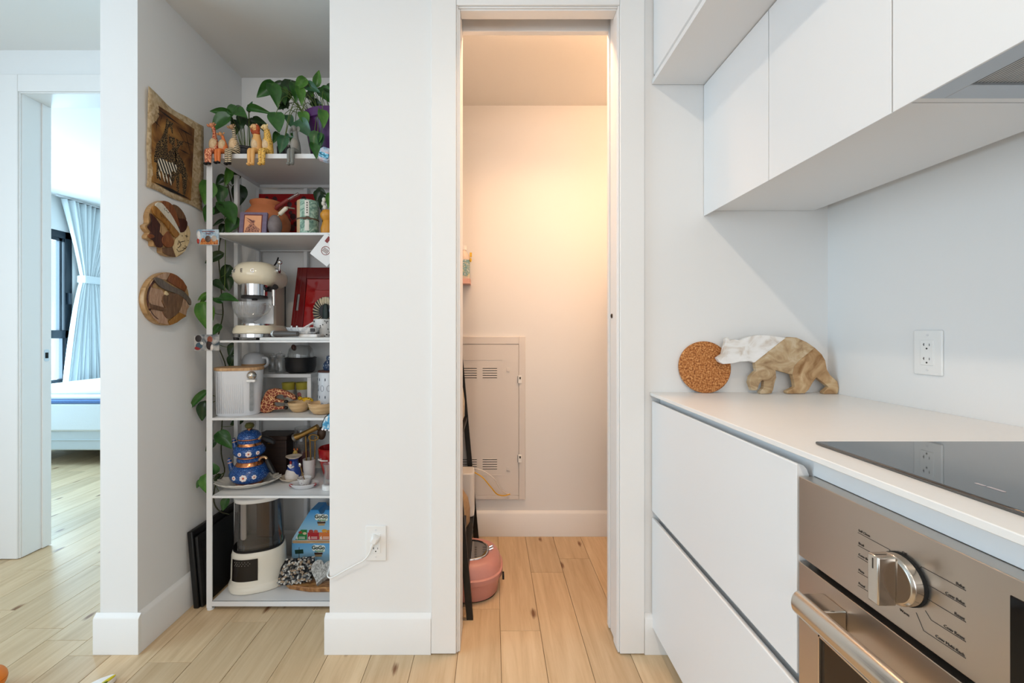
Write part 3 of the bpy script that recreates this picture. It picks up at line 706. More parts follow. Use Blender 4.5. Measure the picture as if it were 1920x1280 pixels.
# curtain
M_CURT = mat('curtain_cloth', '#dfe6e8', .8, bump=.2, bscale=400)
cu = thing('curtain', (LX + .07, 4.75, .02), 'white pleated curtain tied back beside the bedroom window', 'curtain')
def curtain_sheet(rows, n=150, pleats=15):
    vs, fs = [], []
    for i, (z, y0, y1, amp) in enumerate(rows):
        for j in range(n + 1):
            u = j / n; y = y0 + (y1 - y0) * u
            x = amp * math.sin(u * pleats * 2 * PI) + amp * .35 * math.sin(u * 37 + z * 2)
            vs.append((x, y - 4.75, z - .02))
    for i in range(len(rows) - 1):
        for j in range(n): a = i * (n+1) + j; fs.append((a, a+1, a+n+2, a+n+1))
    m = MB(); m.add(vs, fs); return m
def crow(z):
    top, tie, bot = 2.50, 1.69, .04
    if z > tie:
        t = (z - tie) / (top - tie); s_ = t ** 1.15
        return (z, 4.60 + (4.39 - 4.60) * s_, 4.80 + (5.35 - 4.80) * s_, .022 + .018 * s_)
    t = (tie - z) / (tie - bot); s_ = t ** .75
    return (z, 4.60 + (4.32 - 4.60) * s_, 4.80 + (5.15 - 4.80) * s_, .022 + .02 * s_)
zs = [2.50 - i * .06 for i in range(42)]
cs_ = obj('cloth', curtain_sheet([crow(z) for z in zs if z > .03]), M_CURT, cu, recalc=False)
sd = cs_.modifiers.new('thick', 'SOLIDIFY'); sd.thickness = .003
m = MB(); m.loft([[(x, y - 4.75, z - .02) for x, y in ((.05, 4.585), (.05, 4.815), (-.045, 4.815), (-.045, 4.585))] for z in (1.655, 1.735)]); obj('tie_back', m, M_CURT, cu, bevel=.012, seg=3)
m = MB(); m.box(-.012, .012, 4.33 - 4.75, 5.4 - 4.75, 2.490, 2.508); obj('track', m, M_WHITEMETAL, cu)
# bed
BX0, BX1, BY0, BY1 = -4.25, -2.3, 3.577, 5.55
bd = thing('bed', (BX0, BY0, 0), 'upholstered bed with white coverlet and blue striped throw', 'bed')
M_BEDB = mat('bed_fabric', '#c9d0d2', .85, bump=.3, bscale=500); M_SHEET = mat('coverlet', '#e9edee', .85, bump=.3, bscale=90); M_BLUE = mat('blue_throw', '#5f7fb4', .85, noise=.3, nscale=120, bump=.4, bscale=200)
LBD = (BX0, BY0, 0)
m = LB(LBD); m.box(BX0 + .01, BX1 - .01, BY0 + .012, BY1, .13, .30); obj('base', m, M_BEDB, bd, bevel=.012)
m = LB(LBD); m.box(BX0 + .005, BX1 - .005, BY0 + .008, BY1, .215, .222); obj('seam', m, M_BEDB, bd)
m = LB(LBD); m.box(BX0, BX1, BY0, BY1, .29, .528); obj('coverlet', m, M_SHEET, bd, bevel=.02, seg=3)
m = LB(LBD); m.box(BX0 - .004, BX1 + .004, BY0 - .005, BY0 + .7, .525, .556); obj('blue_throw', m, M_BLUE, bd, bevel=.008)
m = LB(LBD); m.box(BX0 + .006, BX1 - .006, BY0 + .01, BY1, .556, .590); obj('sheet', m, M_SHEET, bd, bevel=.015, seg=3)
m = LB(LBD); m.box(BX0 + .03, BX1 - .02, BY0 + .10, BY1, .590, .635); obj('duvet', m, M_SHEET, bd, bevel=.02, seg=3)
for x in (BX0 + .12, BX1 - .14):
    for y in (BY0 + .2, BY1 - .2):
        m = LB(LBD); m.box(x, x + .05, y, y + .05, 0, .132); obj('leg', m, M_DARK, bd)
# small toys at the hall floor
t = thing('toy_ball', (-1.571, 1.33, 0), 'orange ball on the hall floor', 'ball')
obj('ball', MB().ell((0, 0, .0405), .0405, 32, 20), mat('orange_rubber', '#e07b1c', .4), t)
obj('seam', MB().lathe([(.0406, .0395), (.0408, .0405), (.0406, .0415)], 40), mat('orange_seam', '#b95c10', .5), t)
tp = px(222, 1266, 1.385)
t = thing('floor_toy', (tp.x - .02, 1.33, 0), 'flat white toy with a yellow and green oval on the floor', 'toy')
sh = [(-.085, -.05), (-.06, -.02), (-.02, .035), (.004, .052), (.016, .052), (.022, .044), (.022, .025), (.015, -.05)]
obj('shell', MB().prism([(a, b) for a, b in sh], .0005, .022, 'z'), mat('toy_white', '#efe9e4', .3), t, bevel=.006, seg=3)
m = MB(); m.ell((.012, .018, .022), (.007, .030, .004), rot=(0, 0, R(-14))); obj('yellow_oval', m, mat('toy_yellow', '#d8c522', .35), t)
m = MB(); m.ell((.0135, .006, .0225), (.0045, .016, .004), rot=(0, 0, R(-14))); obj('green_oval', m, mat('toy_green', '#6a7f2a', .35), t)
m = MB(); m.ell((-.03, -.028, .022), (.004, .010, .002), rot=(0, 0, R(-40))); obj('red_mark', m, mat('toy_mark', '#7a2230', .4), t)
# ------------------------------------------------------------------ shelving unit in the niche
SF, SB = 1.728, 2.090
SX0, SX1 = -1.149, -.50
SZ = [1.848, 1.529, 1.092, .779, .464, .036]
L = (SX0, SF, 0)
su = thing('shelf_unit', L, 'tall white metal shelving unit in the niche, crammed with kitchenware', 'shelf')
pw = .0115
for nm, x, y in (('post', SX0, SF + pw), ('post', SX0, 1.915), ('post', SX0, SB), ('post', -.915, SB), ('post', SX1, SF + pw), ('post', SX1, SB)):
    w_ = pw if y < 1.8 else .0085
    m = LB(L); m.box(x - w_, x + w_, y - (w_ if y > 1.8 else pw), y + (w_ if y > 1.8 else -.006), .004 if y > 1.8 else .008, SZ[0] - .019); obj(nm, m, M_WHITEMETAL, su, bevel=.0012)
for x in (SX0, SX1):
    m = LB(L); m.lathe([(.014, 0), (.014, .005), (.008, .010)], 16, (x, SF + pw, 0)); obj('foot', m, M_WHITEMETAL, su)
TH = [.019, .010, .008, .010, .010, .020]
for z, th in zip(SZ, TH):
    m = LB(L); m.box(SX0 + (pw if z < 1.8 else -pw), SX1 - pw if z < 1.8 else SX1 + pw, SF, SB - .009, z - .004, z); m.box(SX0 + (pw if z < 1.8 else -pw), SX1 - pw, SF - .001, SF + .004, z - th, z)
    m.box(SX0 + pw, SX0 + pw + .004, SF, SB - .009, z - th, z - .004); m.box(SX0 + pw, SX1 - pw, SB - .013, SB - .009, z - th, z - .004)
    obj('shelf', m, M_WHITEMETAL, su, bevel=.0008)

def on(x, y, s, Y=None):             # photo pixel of a base point on shelf s -> (X, Y, Z)
    z = SZ[s]
    if Y is None: Y = F * (H - z) / (y - VY)
    return ((x - VX) / F * Y, Y, z + .0004)

# ------------------------------------------------------------------ wall pieces on the niche's left wall
M_PAPYRUS = pattern('papyrus', 'noise', '#c2a984', '#a58a63', 60, c3='#d2bd9b', rough=.8, dist=.8)
M_BATIK = pattern('batik', 'noise', '#80562b', '#4e2f17', 9, c3='#b58544', rough=.8, dist=.6)
M_INK = mat('ink_black', '#15100c', .8); M_INKW = mat('ink_white', '#d9cbb0', .8)
M_GCOAT_INK = pattern('painted_coat', 'patch', '#17110c', '#b08c58', 130, .02, .8)
pa = thing('papyrus_painting', (NX0, 1.68, 1.65), 'papyrus painting of giraffes and a zebra on the niche wall', 'painting')
py0, py1, pz0, pz1 = 1.533, 1.828, 1.648, 2.010
n = 14; vs = []; fs = []
for i in range(n + 1):
    for j in range(n + 1):
        u, v = i / n, j / n
        bow = .010 * (4 * (u - .5) ** 2) * (.4 + .6 * v) + .002 * math.sin(9 * v + 3 * u) + .0025
        y = py0 + (py1 - py0) * u + .002 * math.sin(13 * v) * (1 if u < .5 else -1); z = pz0 + (pz1 - pz0) * v - .012 * math.sin(PI * u) * v + .003 * math.sin(11 * u)
        vs.append((bow, y - 1.68, z - 1.65))
for i in range(n):
    for j in range(n): a = i * (n+1) + j; fs.append((a, a + n + 1, a + n + 2, a + 1))
sheet = obj('sheet', MB().add(vs, fs), M_PAPYRUS, pa, recalc=False)
sd = sheet.modifiers.new('thick', 'SOLIDIFY'); sd.thickness = .0015; sd.offset = 0
def pp(p):                            # picture crop pixel (crop 255,150 scale 5.12) -> (y, z) on the wall
    x, y = 255 + p[0] / 5.12, 150 + p[1] / 5.12
    Y = -(NX0 + .008) * F / (VX - x); return (Y - 1.68, H - (y - VY) / F * Y - 1.65)
def closed_smooth(P, k=3):
    n = len(P); out = []
    for i in range(n):
        a, b, c, d = (Vector(P[(i + j) % n]) for j in (-1, 0, 1, 2))
        for j in range(k):
            t = j / k; q = .5 * ((2*b) + (c - a)*t + (2*a - 5*b + 4*c - d)*t*t + (3*b - a - 3*c + d)*t*t*t); out.append((q.x, q.y))
    return out
def pic(nm, pts, mt, d):
    m = MB(); m.prism([pp(p) for p in pts], .008 + d, .0086 + d, 'x'); obj(nm, m, mt, pa)
pic('painted_field', [(152, 205), (560, 470), (525, 1160), (148, 978)], M_BATIK, .0)
G1 = [(290, 370), (318, 392), (358, 420), (345, 440), (350, 515), (340, 500), (322, 455), (304, 480), (298, 600), (300, 760), (280, 930), (260, 930), (250, 800), (225, 780), (215, 930), (195, 930), (195, 800), (178, 790), (170, 760), (195, 610), (240, 560), (275, 470), (285, 420)]
G2 = [(312, 520), (330, 545), (368, 555), (372, 640), (382, 700), (380, 900), (345, 1000), (330, 860), (300, 760), (302, 700), (340, 660), (345, 620), (318, 600)]
G3 = [(385, 565), (410, 582), (455, 592), (442, 612), (450, 680), (432, 625), (402, 660), (400, 700), (455, 790), (488, 900), (488, 960), (470, 1100), (448, 1090), (440, 930), (415, 900), (410, 1060), (388, 1050), (380, 900), (375, 760), (372, 660), (392, 625)]
for g in (G1, G2, G3): pic('painted_giraffe', closed_smooth(g), M_GCOAT_INK, .0008)
ZB = [(208, 750), (240, 752), (300, 785), (340, 795), (352, 780), (358, 808), (388, 815), (385, 895), (368, 880), (355, 865), (336, 885), (333, 900), (335, 1010), (322, 1010), (316, 905), (298, 900), (300, 990), (290, 990), (280, 895), (258, 885), (272, 975), (262, 975), (245, 880), (228, 865), (232, 960), (220, 960), (212, 850), (205, 800)]
pic('painted_zebra', ZB, pattern('painted_zebra_coat', 'stripe', '#e2d7c2', '#17120e', 22, .5, .8, rot=(R(62), 0, 0), dist=1.0), .0016)
for a, b, c_, wd in (((190, 265), (430, 440), 0, 14), ((400, 455), (545, 540), 0, 12), ((160, 285), (250, 350), 0, 9), ((155, 370), (240, 460), 0, 7), ((400, 655), (520, 720), 0, 10), ((440, 580), (550, 630), 0, 8), ((250, 330), (230, 400), 0, 5), ((385, 440), (480, 620), 0, 4), ((470, 490), (525, 720), 0, 5), ((210, 330), (190, 490), 0, 5), ((150, 970), (530, 1150), 0, 30)):
    dx, dy = b[0] - a[0], b[1] - a[1]; q_ = math.hypot(dx, dy); nx, ny = -dy / q_ * wd / 2, dx / q_ * wd / 2
    pic('painted_branch', [a, (a[0] + dx * .5 + nx, a[1] + dy * .5 + ny), b, (a[0] + dx * .5 - nx, a[1] + dy * .5 - ny)], M_INK, .0004)

# wooden head plaque and round plaque, both inlaid
def wpt(p, xw=NX0 + .02):             # crop (255,365) scale 5.02
    x, y = 255 + p[0] / 5.02, 365 + p[1] / 5.02; Y = -xw * F / (VX - x); return (Y, H - (y - VY) / F * Y)
WOODS = {k: wood('inlay_' + k, *c, rough=.4, sc=(1, 12, 2), ns=8) for k, c in dict(red=('#5f3018', '#7d4522', '#925a32'), dark=('#2e1610', '#43221a', '#562e22'), tan=('#8a6a44', '#a98457', '#bd9a6c'), pale=('#c9ad7d', '#d8bf92', '#e3cda4'), walnut=('#4d3524', '#694a33', '#7f5e43'), grey=('#4f443c', '#655950', '#776a5f'), pink=('#97735a', '#b08c71', '#c2a188'), white=('#c4bba8', '#d3cbb9', '#ded7c8'), amber=('#7a4c1c', '#96652a', '#aa7a3c')).items()}
def plaque(name, label, outline, inlays, y0, z0):
    t = thing(name, (NX0, y0, z0), label, 'wall plaque')
    def cv(P): return [(a - y0, b - z0) for a, b in map(wpt, P)]
    m = MB(); m.prism(cv(closed_smooth(outline)), .0005, .019, 'x'); obj('backboard', m, WOODS['tan'], t, bevel=.0015)
    for nm, P, k, h in inlays:
        m = MB(); m.prism(cv(closed_smooth(P) if nm in ('face', 'earring', 'hair_bun', 'leaf_inlay', 'lips', 'bird_body', 'scarf_band') else P), .019, .019 + h, 'x'); obj(nm, m, WOODS[k] if isinstance(k, str) else k, t, bevel=.0008)
    return t
HO = [(140, 130), (175, 90), (235, 60), (290, 60), (330, 92), (380, 105), (430, 160), (465, 230), (490, 290), (508, 360), (500, 450), (460, 530), (420, 570), (372, 588), (300, 578), (245, 545), (240, 495), (190, 490), (165, 480), (160, 440), (105, 410), (108, 380), (125, 360), (100, 330), (85, 290), (120, 265), (118, 195)]
hp_ = plaque('head_plaque', 'inlaid wooden wall plaque shaped as a head in a wrapped scarf', HO, [
    ('face', [(130, 175), (180, 220), (240, 300), (300, 345), (250, 410), (245, 490), (190, 488), (165, 440), (128, 410), (118, 378), (135, 350), (105, 300), (140, 250)], 'dark', .004),
    ('cheek', [(225, 270), (300, 345), (255, 395), (215, 350)], 'tan', .0045),
    ('earring', [(295, 342), (330, 400), (347, 450), (330, 488), (285, 494), (245, 460), (235, 420), (260, 370)], 'red', .006),
    ('scarf_band', [(145, 125), (170, 105), (250, 190), (385, 350), (388, 385), (350, 395), (260, 270), (165, 190)], 'amber', .007),
    ('scarf_band', [(175, 100), (230, 75), (320, 180), (400, 330), (388, 350), (250, 190)], 'white', .005),
    ('scarf_band', [(235, 70), (280, 62), (330, 95), (370, 170), (398, 300), (320, 180)], 'red', .006),
    ('scarf_band', [(340, 95), (390, 110), (440, 170), (465, 240), (400, 225), (375, 180)], 'walnut', .005),
    ('hair_bun', [(390, 230), (440, 225), (473, 255), (470, 310), (440, 350), (402, 345), (398, 290)], 'dark', .0055),
    ('hair_panel', [(475, 290), (490, 295), (507, 360), (495, 450), (455, 530), (375, 584), (340, 490), (370, 420), (392, 360), (440, 352)], 'pale', .004),
    ('neck', [(245, 500), (335, 492), (368, 584), (300, 574), (250, 542)], 'walnut', .004),
    ('lips', [(108, 380), (140, 372), (165, 395), (130, 412)], 'red', .006)], 1.64, 1.42)
M_BURN = mat('burnt_drawing', '#3a2413', .8)
def burn(t, y0, z0, lines, h, r=.0011):
    for P in lines:
        m = MB(); m.tube([(h, a - y0, b - z0) for a, b in map(wpt, P)], r, 5); obj('burnt_line', m, M_BURN, t)
burn(hp_, 1.64, 1.42, [[(375, 510), (390, 535), (430, 525), (470, 490), (450, 480)], [(385, 470), (395, 430), (415, 470), (400, 490), (385, 500)], [(400, 450), (425, 440), (450, 435)], [(430, 500), (460, 505)], [(455, 385), (480, 392)], [(468, 378), (468, 402)], [(425, 380), (428, 392)], [(480, 430), (484, 432)]], .0235)
burn(hp_, 1.64, 1.42, [[(255, 125), (262, 145), (275, 150)], [(275, 140), (285, 165), (295, 172), (300, 160)], [(268, 128), (290, 120)]], .0245, .0007)
burn(hp_, 1.64, 1.42, [[(215, 170), (222, 205), (232, 205)], [(235, 185), (248, 215), (262, 225)], [(265, 240), (285, 235)]], .0265, .0007)
RO = [(290 + 213 * math.cos(R(a)), 980 + 250 * math.sin(R(a))) for a in range(0, 360, 8)]
def rc(a, f=1.0): return (290 + 213 * f * math.cos(R(a)), 980 + 250 * f * math.sin(R(a)))
rp_ = plaque('round_plaque', 'round inlaid wooden wall plaque with a bird design', RO, [
    ('inlay', [rc(205, .93), rc(225, .95), rc(245, .97), rc(265, .98), rc(278, .98), (285, 800), (170, 790)], 'pink', .003),
    ('inlay', [rc(279, .98), rc(295, .98), rc(315, .98), rc(333, .98), (455, 915), (290, 810)], 'red', .004),
    ('leaf_inlay', [(160, 785), (220, 790), (330, 860), (430, 905), (503, 985), (503, 1040), (470, 1000), (390, 940), (270, 895), (200, 850)], 'grey', .007),
    ('inlay', [(135, 870), (240, 895), (265, 940), (235, 1000), (265, 1070), (145, 1040), rc(178, .86), rc(195, .86)], 'pink', .003),
    ('bird_body', [(262, 935), (330, 925), (430, 950), (425, 1020), (390, 1110), (300, 1165), (255, 1130), (245, 1090), (270, 1070), (238, 1000)], 'walnut', .006),
    ('bird_eye', [(258, 940), (270, 905), (298, 935), (280, 948)], 'pale', .007),
    ('inlay', [(430, 950), (470, 1000), (500, 1050), rc(25, .98), (468, 1135), (395, 1105)], 'pink', .003),
    ('inlay', [(300, 1190), (400, 1105), (470, 1140), rc(50, .98), rc(65, .98), (320, 1225)], 'amber', .005),
    ('inlay', [(145, 1075), (265, 1100), (290, 1165), (300, 1222), rc(110, .97), rc(130, .94), rc(150, .9)], 'pink', .003),
    ('branch', [(110, 1025), (250, 1060), (285, 1070), (265, 1100), (240, 1090), (115, 1070)], 'walnut', .007)], 1.63, 1.15)
m = MB(); m.tube([(.0195, a - 1.63, b - 1.15) for a, b in (wpt(rc(a, .86)) for a in range(118, 246, 6))], .0035, 6); obj('notched_rim', m, WOODS['dark'], rp_)

# ------------------------------------------------------------------ plants
def leaf_mesh(name, m_, curl=.2):
    vs, fs = [], []; n = 14; cols = (-1, -.66, -.33, 0, .33, .66, 1)
    for i in range(n + 1):
        t = i / n; wv = .405 * (math.sin(PI * t ** .62) ** .8 if 0 < t < 1 else 0) * (1 - .25 * t)
        back = -.13 * math.exp(-(t / .14) ** 2)
        for s_ in cols:
            y = t + back * abs(s_) ** 1.3; z = abs(s_) ** 1.5 * wv * .42 - curl * t * t + .008 * math.sin(9 * t + 2 * s_)
            vs.append((s_ * wv, y, z))
    for i in range(n):
        for k in range(6): a = i * 7 + k; fs.append((a, a + 1, a + 8, a + 7))
    mb = MB(); mb.add(vs, fs); return mb.mesh(name, m_, 70)
def leafmat(name, a, b, c):
    m = pattern(name, 'noise', b, a, 2.2, c3=c, rough=.36, dist=.2); t = NT(m); bs = t.n['Principled BSDF']
    bs.inputs['Specular IOR Level'].default_value = .5; bs.inputs['Coat Weight'].default_value = .15; return m
LM = [leafmat('leaf_dark', '#172e12', '#203b19', '#2a4820'), leafmat('leaf_mid', '#264d1d', '#315d26', '#3e6d2e'), leafmat('leaf_light', '#3a6620', '#477527', '#5f8a37'), leafmat('leaf_blue', '#25492b', '#315a39', '#3c6845')]
LMESH = [[leaf_mesh('leaf', m_, c) for c in (.12, .3)] for m_ in LM]
M_VINE = mat('vine_stem', '#3a3a1c', .6); M_VINE2 = mat('vine_stem_green', '#55682c', .6)
def place_leaf(par, base, tip, kind, Yb, Yt, wr=1.0, roll=0, seed=0):
    a, b = px(base[0], base[1], Yb), px(tip[0], tip[1], Yt)
    d = b - a; ln = d.length; yv = d.normalized(); toward = (Vector((0, 0, H)) - a).normalized()
    toward = (toward + Vector((.0, -.1, .5))).normalized()
    zv = (toward - yv * toward.dot(yv)).normalized(); zv = Matrix.Rotation(R(roll), 3, yv) @ zv; xv = yv.cross(zv)
    o = bpy.data.objects.new('leaf', LMESH[kind][seed % 2]); COL.objects.link(o); o.parent = par
    M = Matrix((xv * ln * wr, yv * ln, zv * ln)).transposed().to_4x4(); M.translation = a - par.location
    o.matrix_local = M
    return a
def stem(par, pts, r=.0022, mt=None, nm='stem'):
    m = MB(); m.M = Matrix.Translation(-par.location); m.tube(smooth_path(pts, 4), r, 6); return obj(nm, m, mt or M_VINE, par)
M_SOIL = mat('soil', '#1d1611', .9)
# purple pot plant
PC = Vector((-.690, 1.908, SZ[0] + .0004))
pp1 = thing('potted_pothos', PC, 'pothos in a large purple pot on the top shelf', 'potted plant')
obj('pot', MB().lathe([(.100, 0), (.105, .004), (.137, .172), (.140, .176), (.147, .178), (.149, .212), (.143, .214), (.136, .195), (.134, .18)], 48), mat('purple_pot', '#4a1d55', .35), pp1)
obj('soil', MB().lathe([(.134, .180), (.0001, .186)], 32), M_SOIL, pp1)
RL = [((512, 158), (481, 182), 1, 1.84, .8), ((510, 160), (522, 194), 1, 1.82, .8), ((533, 160), (508, 158), 0, 1.9, .9), ((528, 165), (533, 190), 1, 1.88, .9), ((545, 154), (538, 190), 0, 1.90, .9), ((551, 158), (556, 185), 1, 1.84, .8), ((572, 149), (553, 168), 2, 1.83, .9), ((593, 160), (598, 130), 2, 1.85, .75), ((574, 160), (598, 171), 3, 1.84, .8), ((561, 165), (567, 191), 2, 1.82, .75), ((580, 158), (585, 180), 2, 1.86, .8),
      ((601, 168), (626, 190), 1, 1.86, .9), ((597, 175), (612, 165), 0, 1.9, .9), ((612, 165), (640, 170), 0, 1.86, .9), ((530, 190), (540, 202), 0, 1.92, 1), ((525, 178), (530, 200), 0, 1.93, .9),
      ((517, 214), (523, 246), 1, 1.80, 1.05), ((560, 228), (580, 251), 3, 1.77, 1.0), ((605, 209), (607, 238), 2, 1.745, .75), ((567, 212), (576, 234), 2, 1.78, .9), ((541, 218), (548, 240), 3, 1.82, .7), ((596, 250), (585, 276), 1, 1.742, 1.0), ((588, 270), (594, 296), 1, 1.735, .75), ((602, 252), (600, 275), 3, 1.745, .6),
      ((534, 258), (524, 286), 3, 1.765, .8), ((535, 256), (547, 255), 3, 1.78, .7), ((520, 250), (512, 268), 1, 1.82, .7), ((552, 250), (545, 268), 1, 1.84, .8), ((575, 175), (590, 190), 0, 1.9, .9), ((586, 192), (606, 200), 0, 1.9, .8), ((540, 195), (520, 205), 0, 1.92, .6)]
for i, (b, t_, k, Y, wr) in enumerate(RL):
    a = place_leaf(pp1, b, t_, k, Y, Y - .02, wr, (i * 37) % 30 - 15, i)
    top = PC + Vector((max(-.12, min(.05, (a.x - PC.x) * .5)), -.02 + .05 * ((i % 3) - 1), .20))
    if b[1] < 205: stem(pp1, [top, (top + a) / 2 + Vector((0, 0, .035)), a], .0014, M_VINE2)
    else: stem(pp1, [top, top * .4 + a * .6 + Vector((-.01, -.01, .09)), a], .0014, M_VINE2)
# dark pot plant with long vine
PD = Vector(((462 - VX) / F * 1.93, 1.93, SZ[0] + .0004))
pp2 = thing('trailing_pothos', PD, 'pothos in a small black pot, its vine trailing down beside the shelves', 'potted plant')
obj('pot', MB().lathe([(.040, 0), (.043, .003), (.058, .085), (.061, .087), (.061, .098), (.056, .098), (.052, .08)], 36), mat('black_pot', '#121114', .4), pp2)
obj('soil', MB().lathe([(.053, .082), (.0001, .085)], 24), M_SOIL, pp2)
TL = [((431, 212), (391, 207), 1, 1.84, .55), ((428, 220), (391, 240), 1, 1.83, .95), ((440, 200), (428, 222), 1, 1.85, .8), ((452, 203), (436, 199), 0, 1.88, .9), ((444, 208), (462, 218), 1, 1.84, 1.0), ((467, 204), (505, 208), 1, 1.83, .45), ((466, 208), (473, 190), 3, 1.84, .6), ((455, 218), (452, 238), 0, 1.88, 1.0), ((475, 225), (500, 232), 0, 1.88, .6), ((482, 225), (492, 240), 0, 1.9, .8), ((466, 225), (478, 245), 0, 1.9, .9), ((445, 228), (440, 250), 0, 1.9, .9), ((435, 225), (420, 215), 0, 1.9, .9)]
for i, (b, t_, k, Y, wr) in enumerate(TL):
    a = place_leaf(pp2, b, t_, k, Y, Y - .02, wr, (i * 29) % 30 - 15, i)
    top = PD + Vector(((a.x - PD.x) * .3, -.01, .085)); stem(pp2, [top, (top + a) / 2 + Vector((0, 0, .02)), a], .0013, M_VINE2)
VINE = [px(447, 285, 1.95), px(436, 292, 1.93), Vector((-1.205, 1.93, 1.87)), Vector((-1.195, 1.92, 1.80)), px(428, 350, 1.92), px(434, 385, 1.92), px(430, 415, 1.93), px(414, 445, 1.93), px(410, 480, 1.92), px(413, 520, 1.92), px(416, 560, 1.91), px(418, 590, 1.90), px(410, 625, 1.90), px(408, 645, 1.91), px(424, 690, 1.93), px(420, 740, 1.94), px(416, 800, 1.93), px(415, 850, 1.92), px(421, 885, 1.92), px(404, 910, 1.91), px(401, 940, 1.91), px(412, 958, 1.92), px(430, 964, 1.93)]
for p in VINE: p.x = min(p.x, -1.172)
stem(pp2, VINE, .0026)
V2 = [px(440, 300, 1.90), px(424, 325, 1.88), px(425, 360, 1.87), px(428, 440, 1.88), px(422, 500, 1.88), px(421, 545, 1.88)]
for p in V2: p.x = min(p.x, -1.178)
stem(pp2, V2, .0018, M_VINE2)
VL = [((390, 343), (385, 383), 2, 1.80, .95), ((413, 350), (414, 381), 1, 1.86, .95), ((430, 318), (424, 348), 2, 1.87, .6), ((420, 330), (405, 345), 0, 1.92, .9), ((442, 322), (436, 345), 0, 1.94, 1.0), ((449, 350), (446, 388), 0, 1.99, .9), ((418, 382), (441, 418), 1, 1.86, 1.0), ((416, 386), (398, 402), 0, 1.85, .8), ((393, 388), (385, 416), 1, 1.81, .8), ((441, 408), (425, 437), 1, 1.88, .95), ((418, 412), (398, 424), 0, 1.88, .4), ((420, 422), (412, 440), 0, 1.92, .9),
      ((416, 476), (382, 493), 0, 1.83, .7), ((430, 500), (414, 525), 0, 1.93, .9), ((425, 520), (430, 545), 0, 1.93, 1.0), ((400, 528), (420, 540), 0, 1.9, .8), ((414, 558), (446, 562), 1, 1.86, .7), ((416, 566), (395, 558), 1, 1.85, .8), ((391, 550), (369, 563), 2, 1.79, .55), ((388, 556), (372, 572), 2, 1.82, .5), ((381, 571), (391, 619), 2, 1.775, .85), ((413, 610), (397, 627), 1, 1.86, .9),
      ((442, 646), (428, 668), 0, 1.95, 1.1), ((440, 668), (430, 690), 0, 1.95, 1.2), ((387, 735), (351, 768), 1, 1.78, .45), ((384, 755), (376, 790), 0, 1.79, .85),
      ((455, 786), (430, 795), 0, 1.99, 1.2), ((411, 812), (433, 838), 1, 1.84, .95), ((404, 828), (383, 846), 0, 1.83, .9), ((404, 886), (397, 866), 1, 1.84, .95), ((386, 892), (388, 926), 2, 1.79, .95), ((413, 890), (398, 906), 0, 1.88, .8), ((426, 934), (416, 958), 1, 1.87, .95), ((378, 900), (366, 915), 1, 1.80, .9)]
from bisect import bisect
for i, (b, t_, k, Y, wr) in enumerate(VL):
    a = place_leaf(pp2, b, t_, k, Y, Y - .015, wr, (i * 41) % 40 - 20, i)
    q_ = min(VINE, key=lambda p: (p - a).length); stem(pp2, [q_, (q_ + a) / 2 + Vector((0, 0, -.012)), a], .0013, M_VINE2)
# a third pot, black, between the two
PE = Vector(((541 - VX) / F * 1.885, 1.885, SZ[0] + .0004))
pp3 = thing('plant_pot', PE, 'round black pot under the pothos leaves', 'pot')
obj('pot', MB().lathe([(.030, 0), (.034, .002), (.046, .06), (.047, .085), (.044, .088), (.041, .07)], 32), mat('black_ceramic', '#141416', .3), pp3)
obj('soil', MB().lathe([(.042, .075), (.0001, .078)], 20), M_SOIL, pp3)

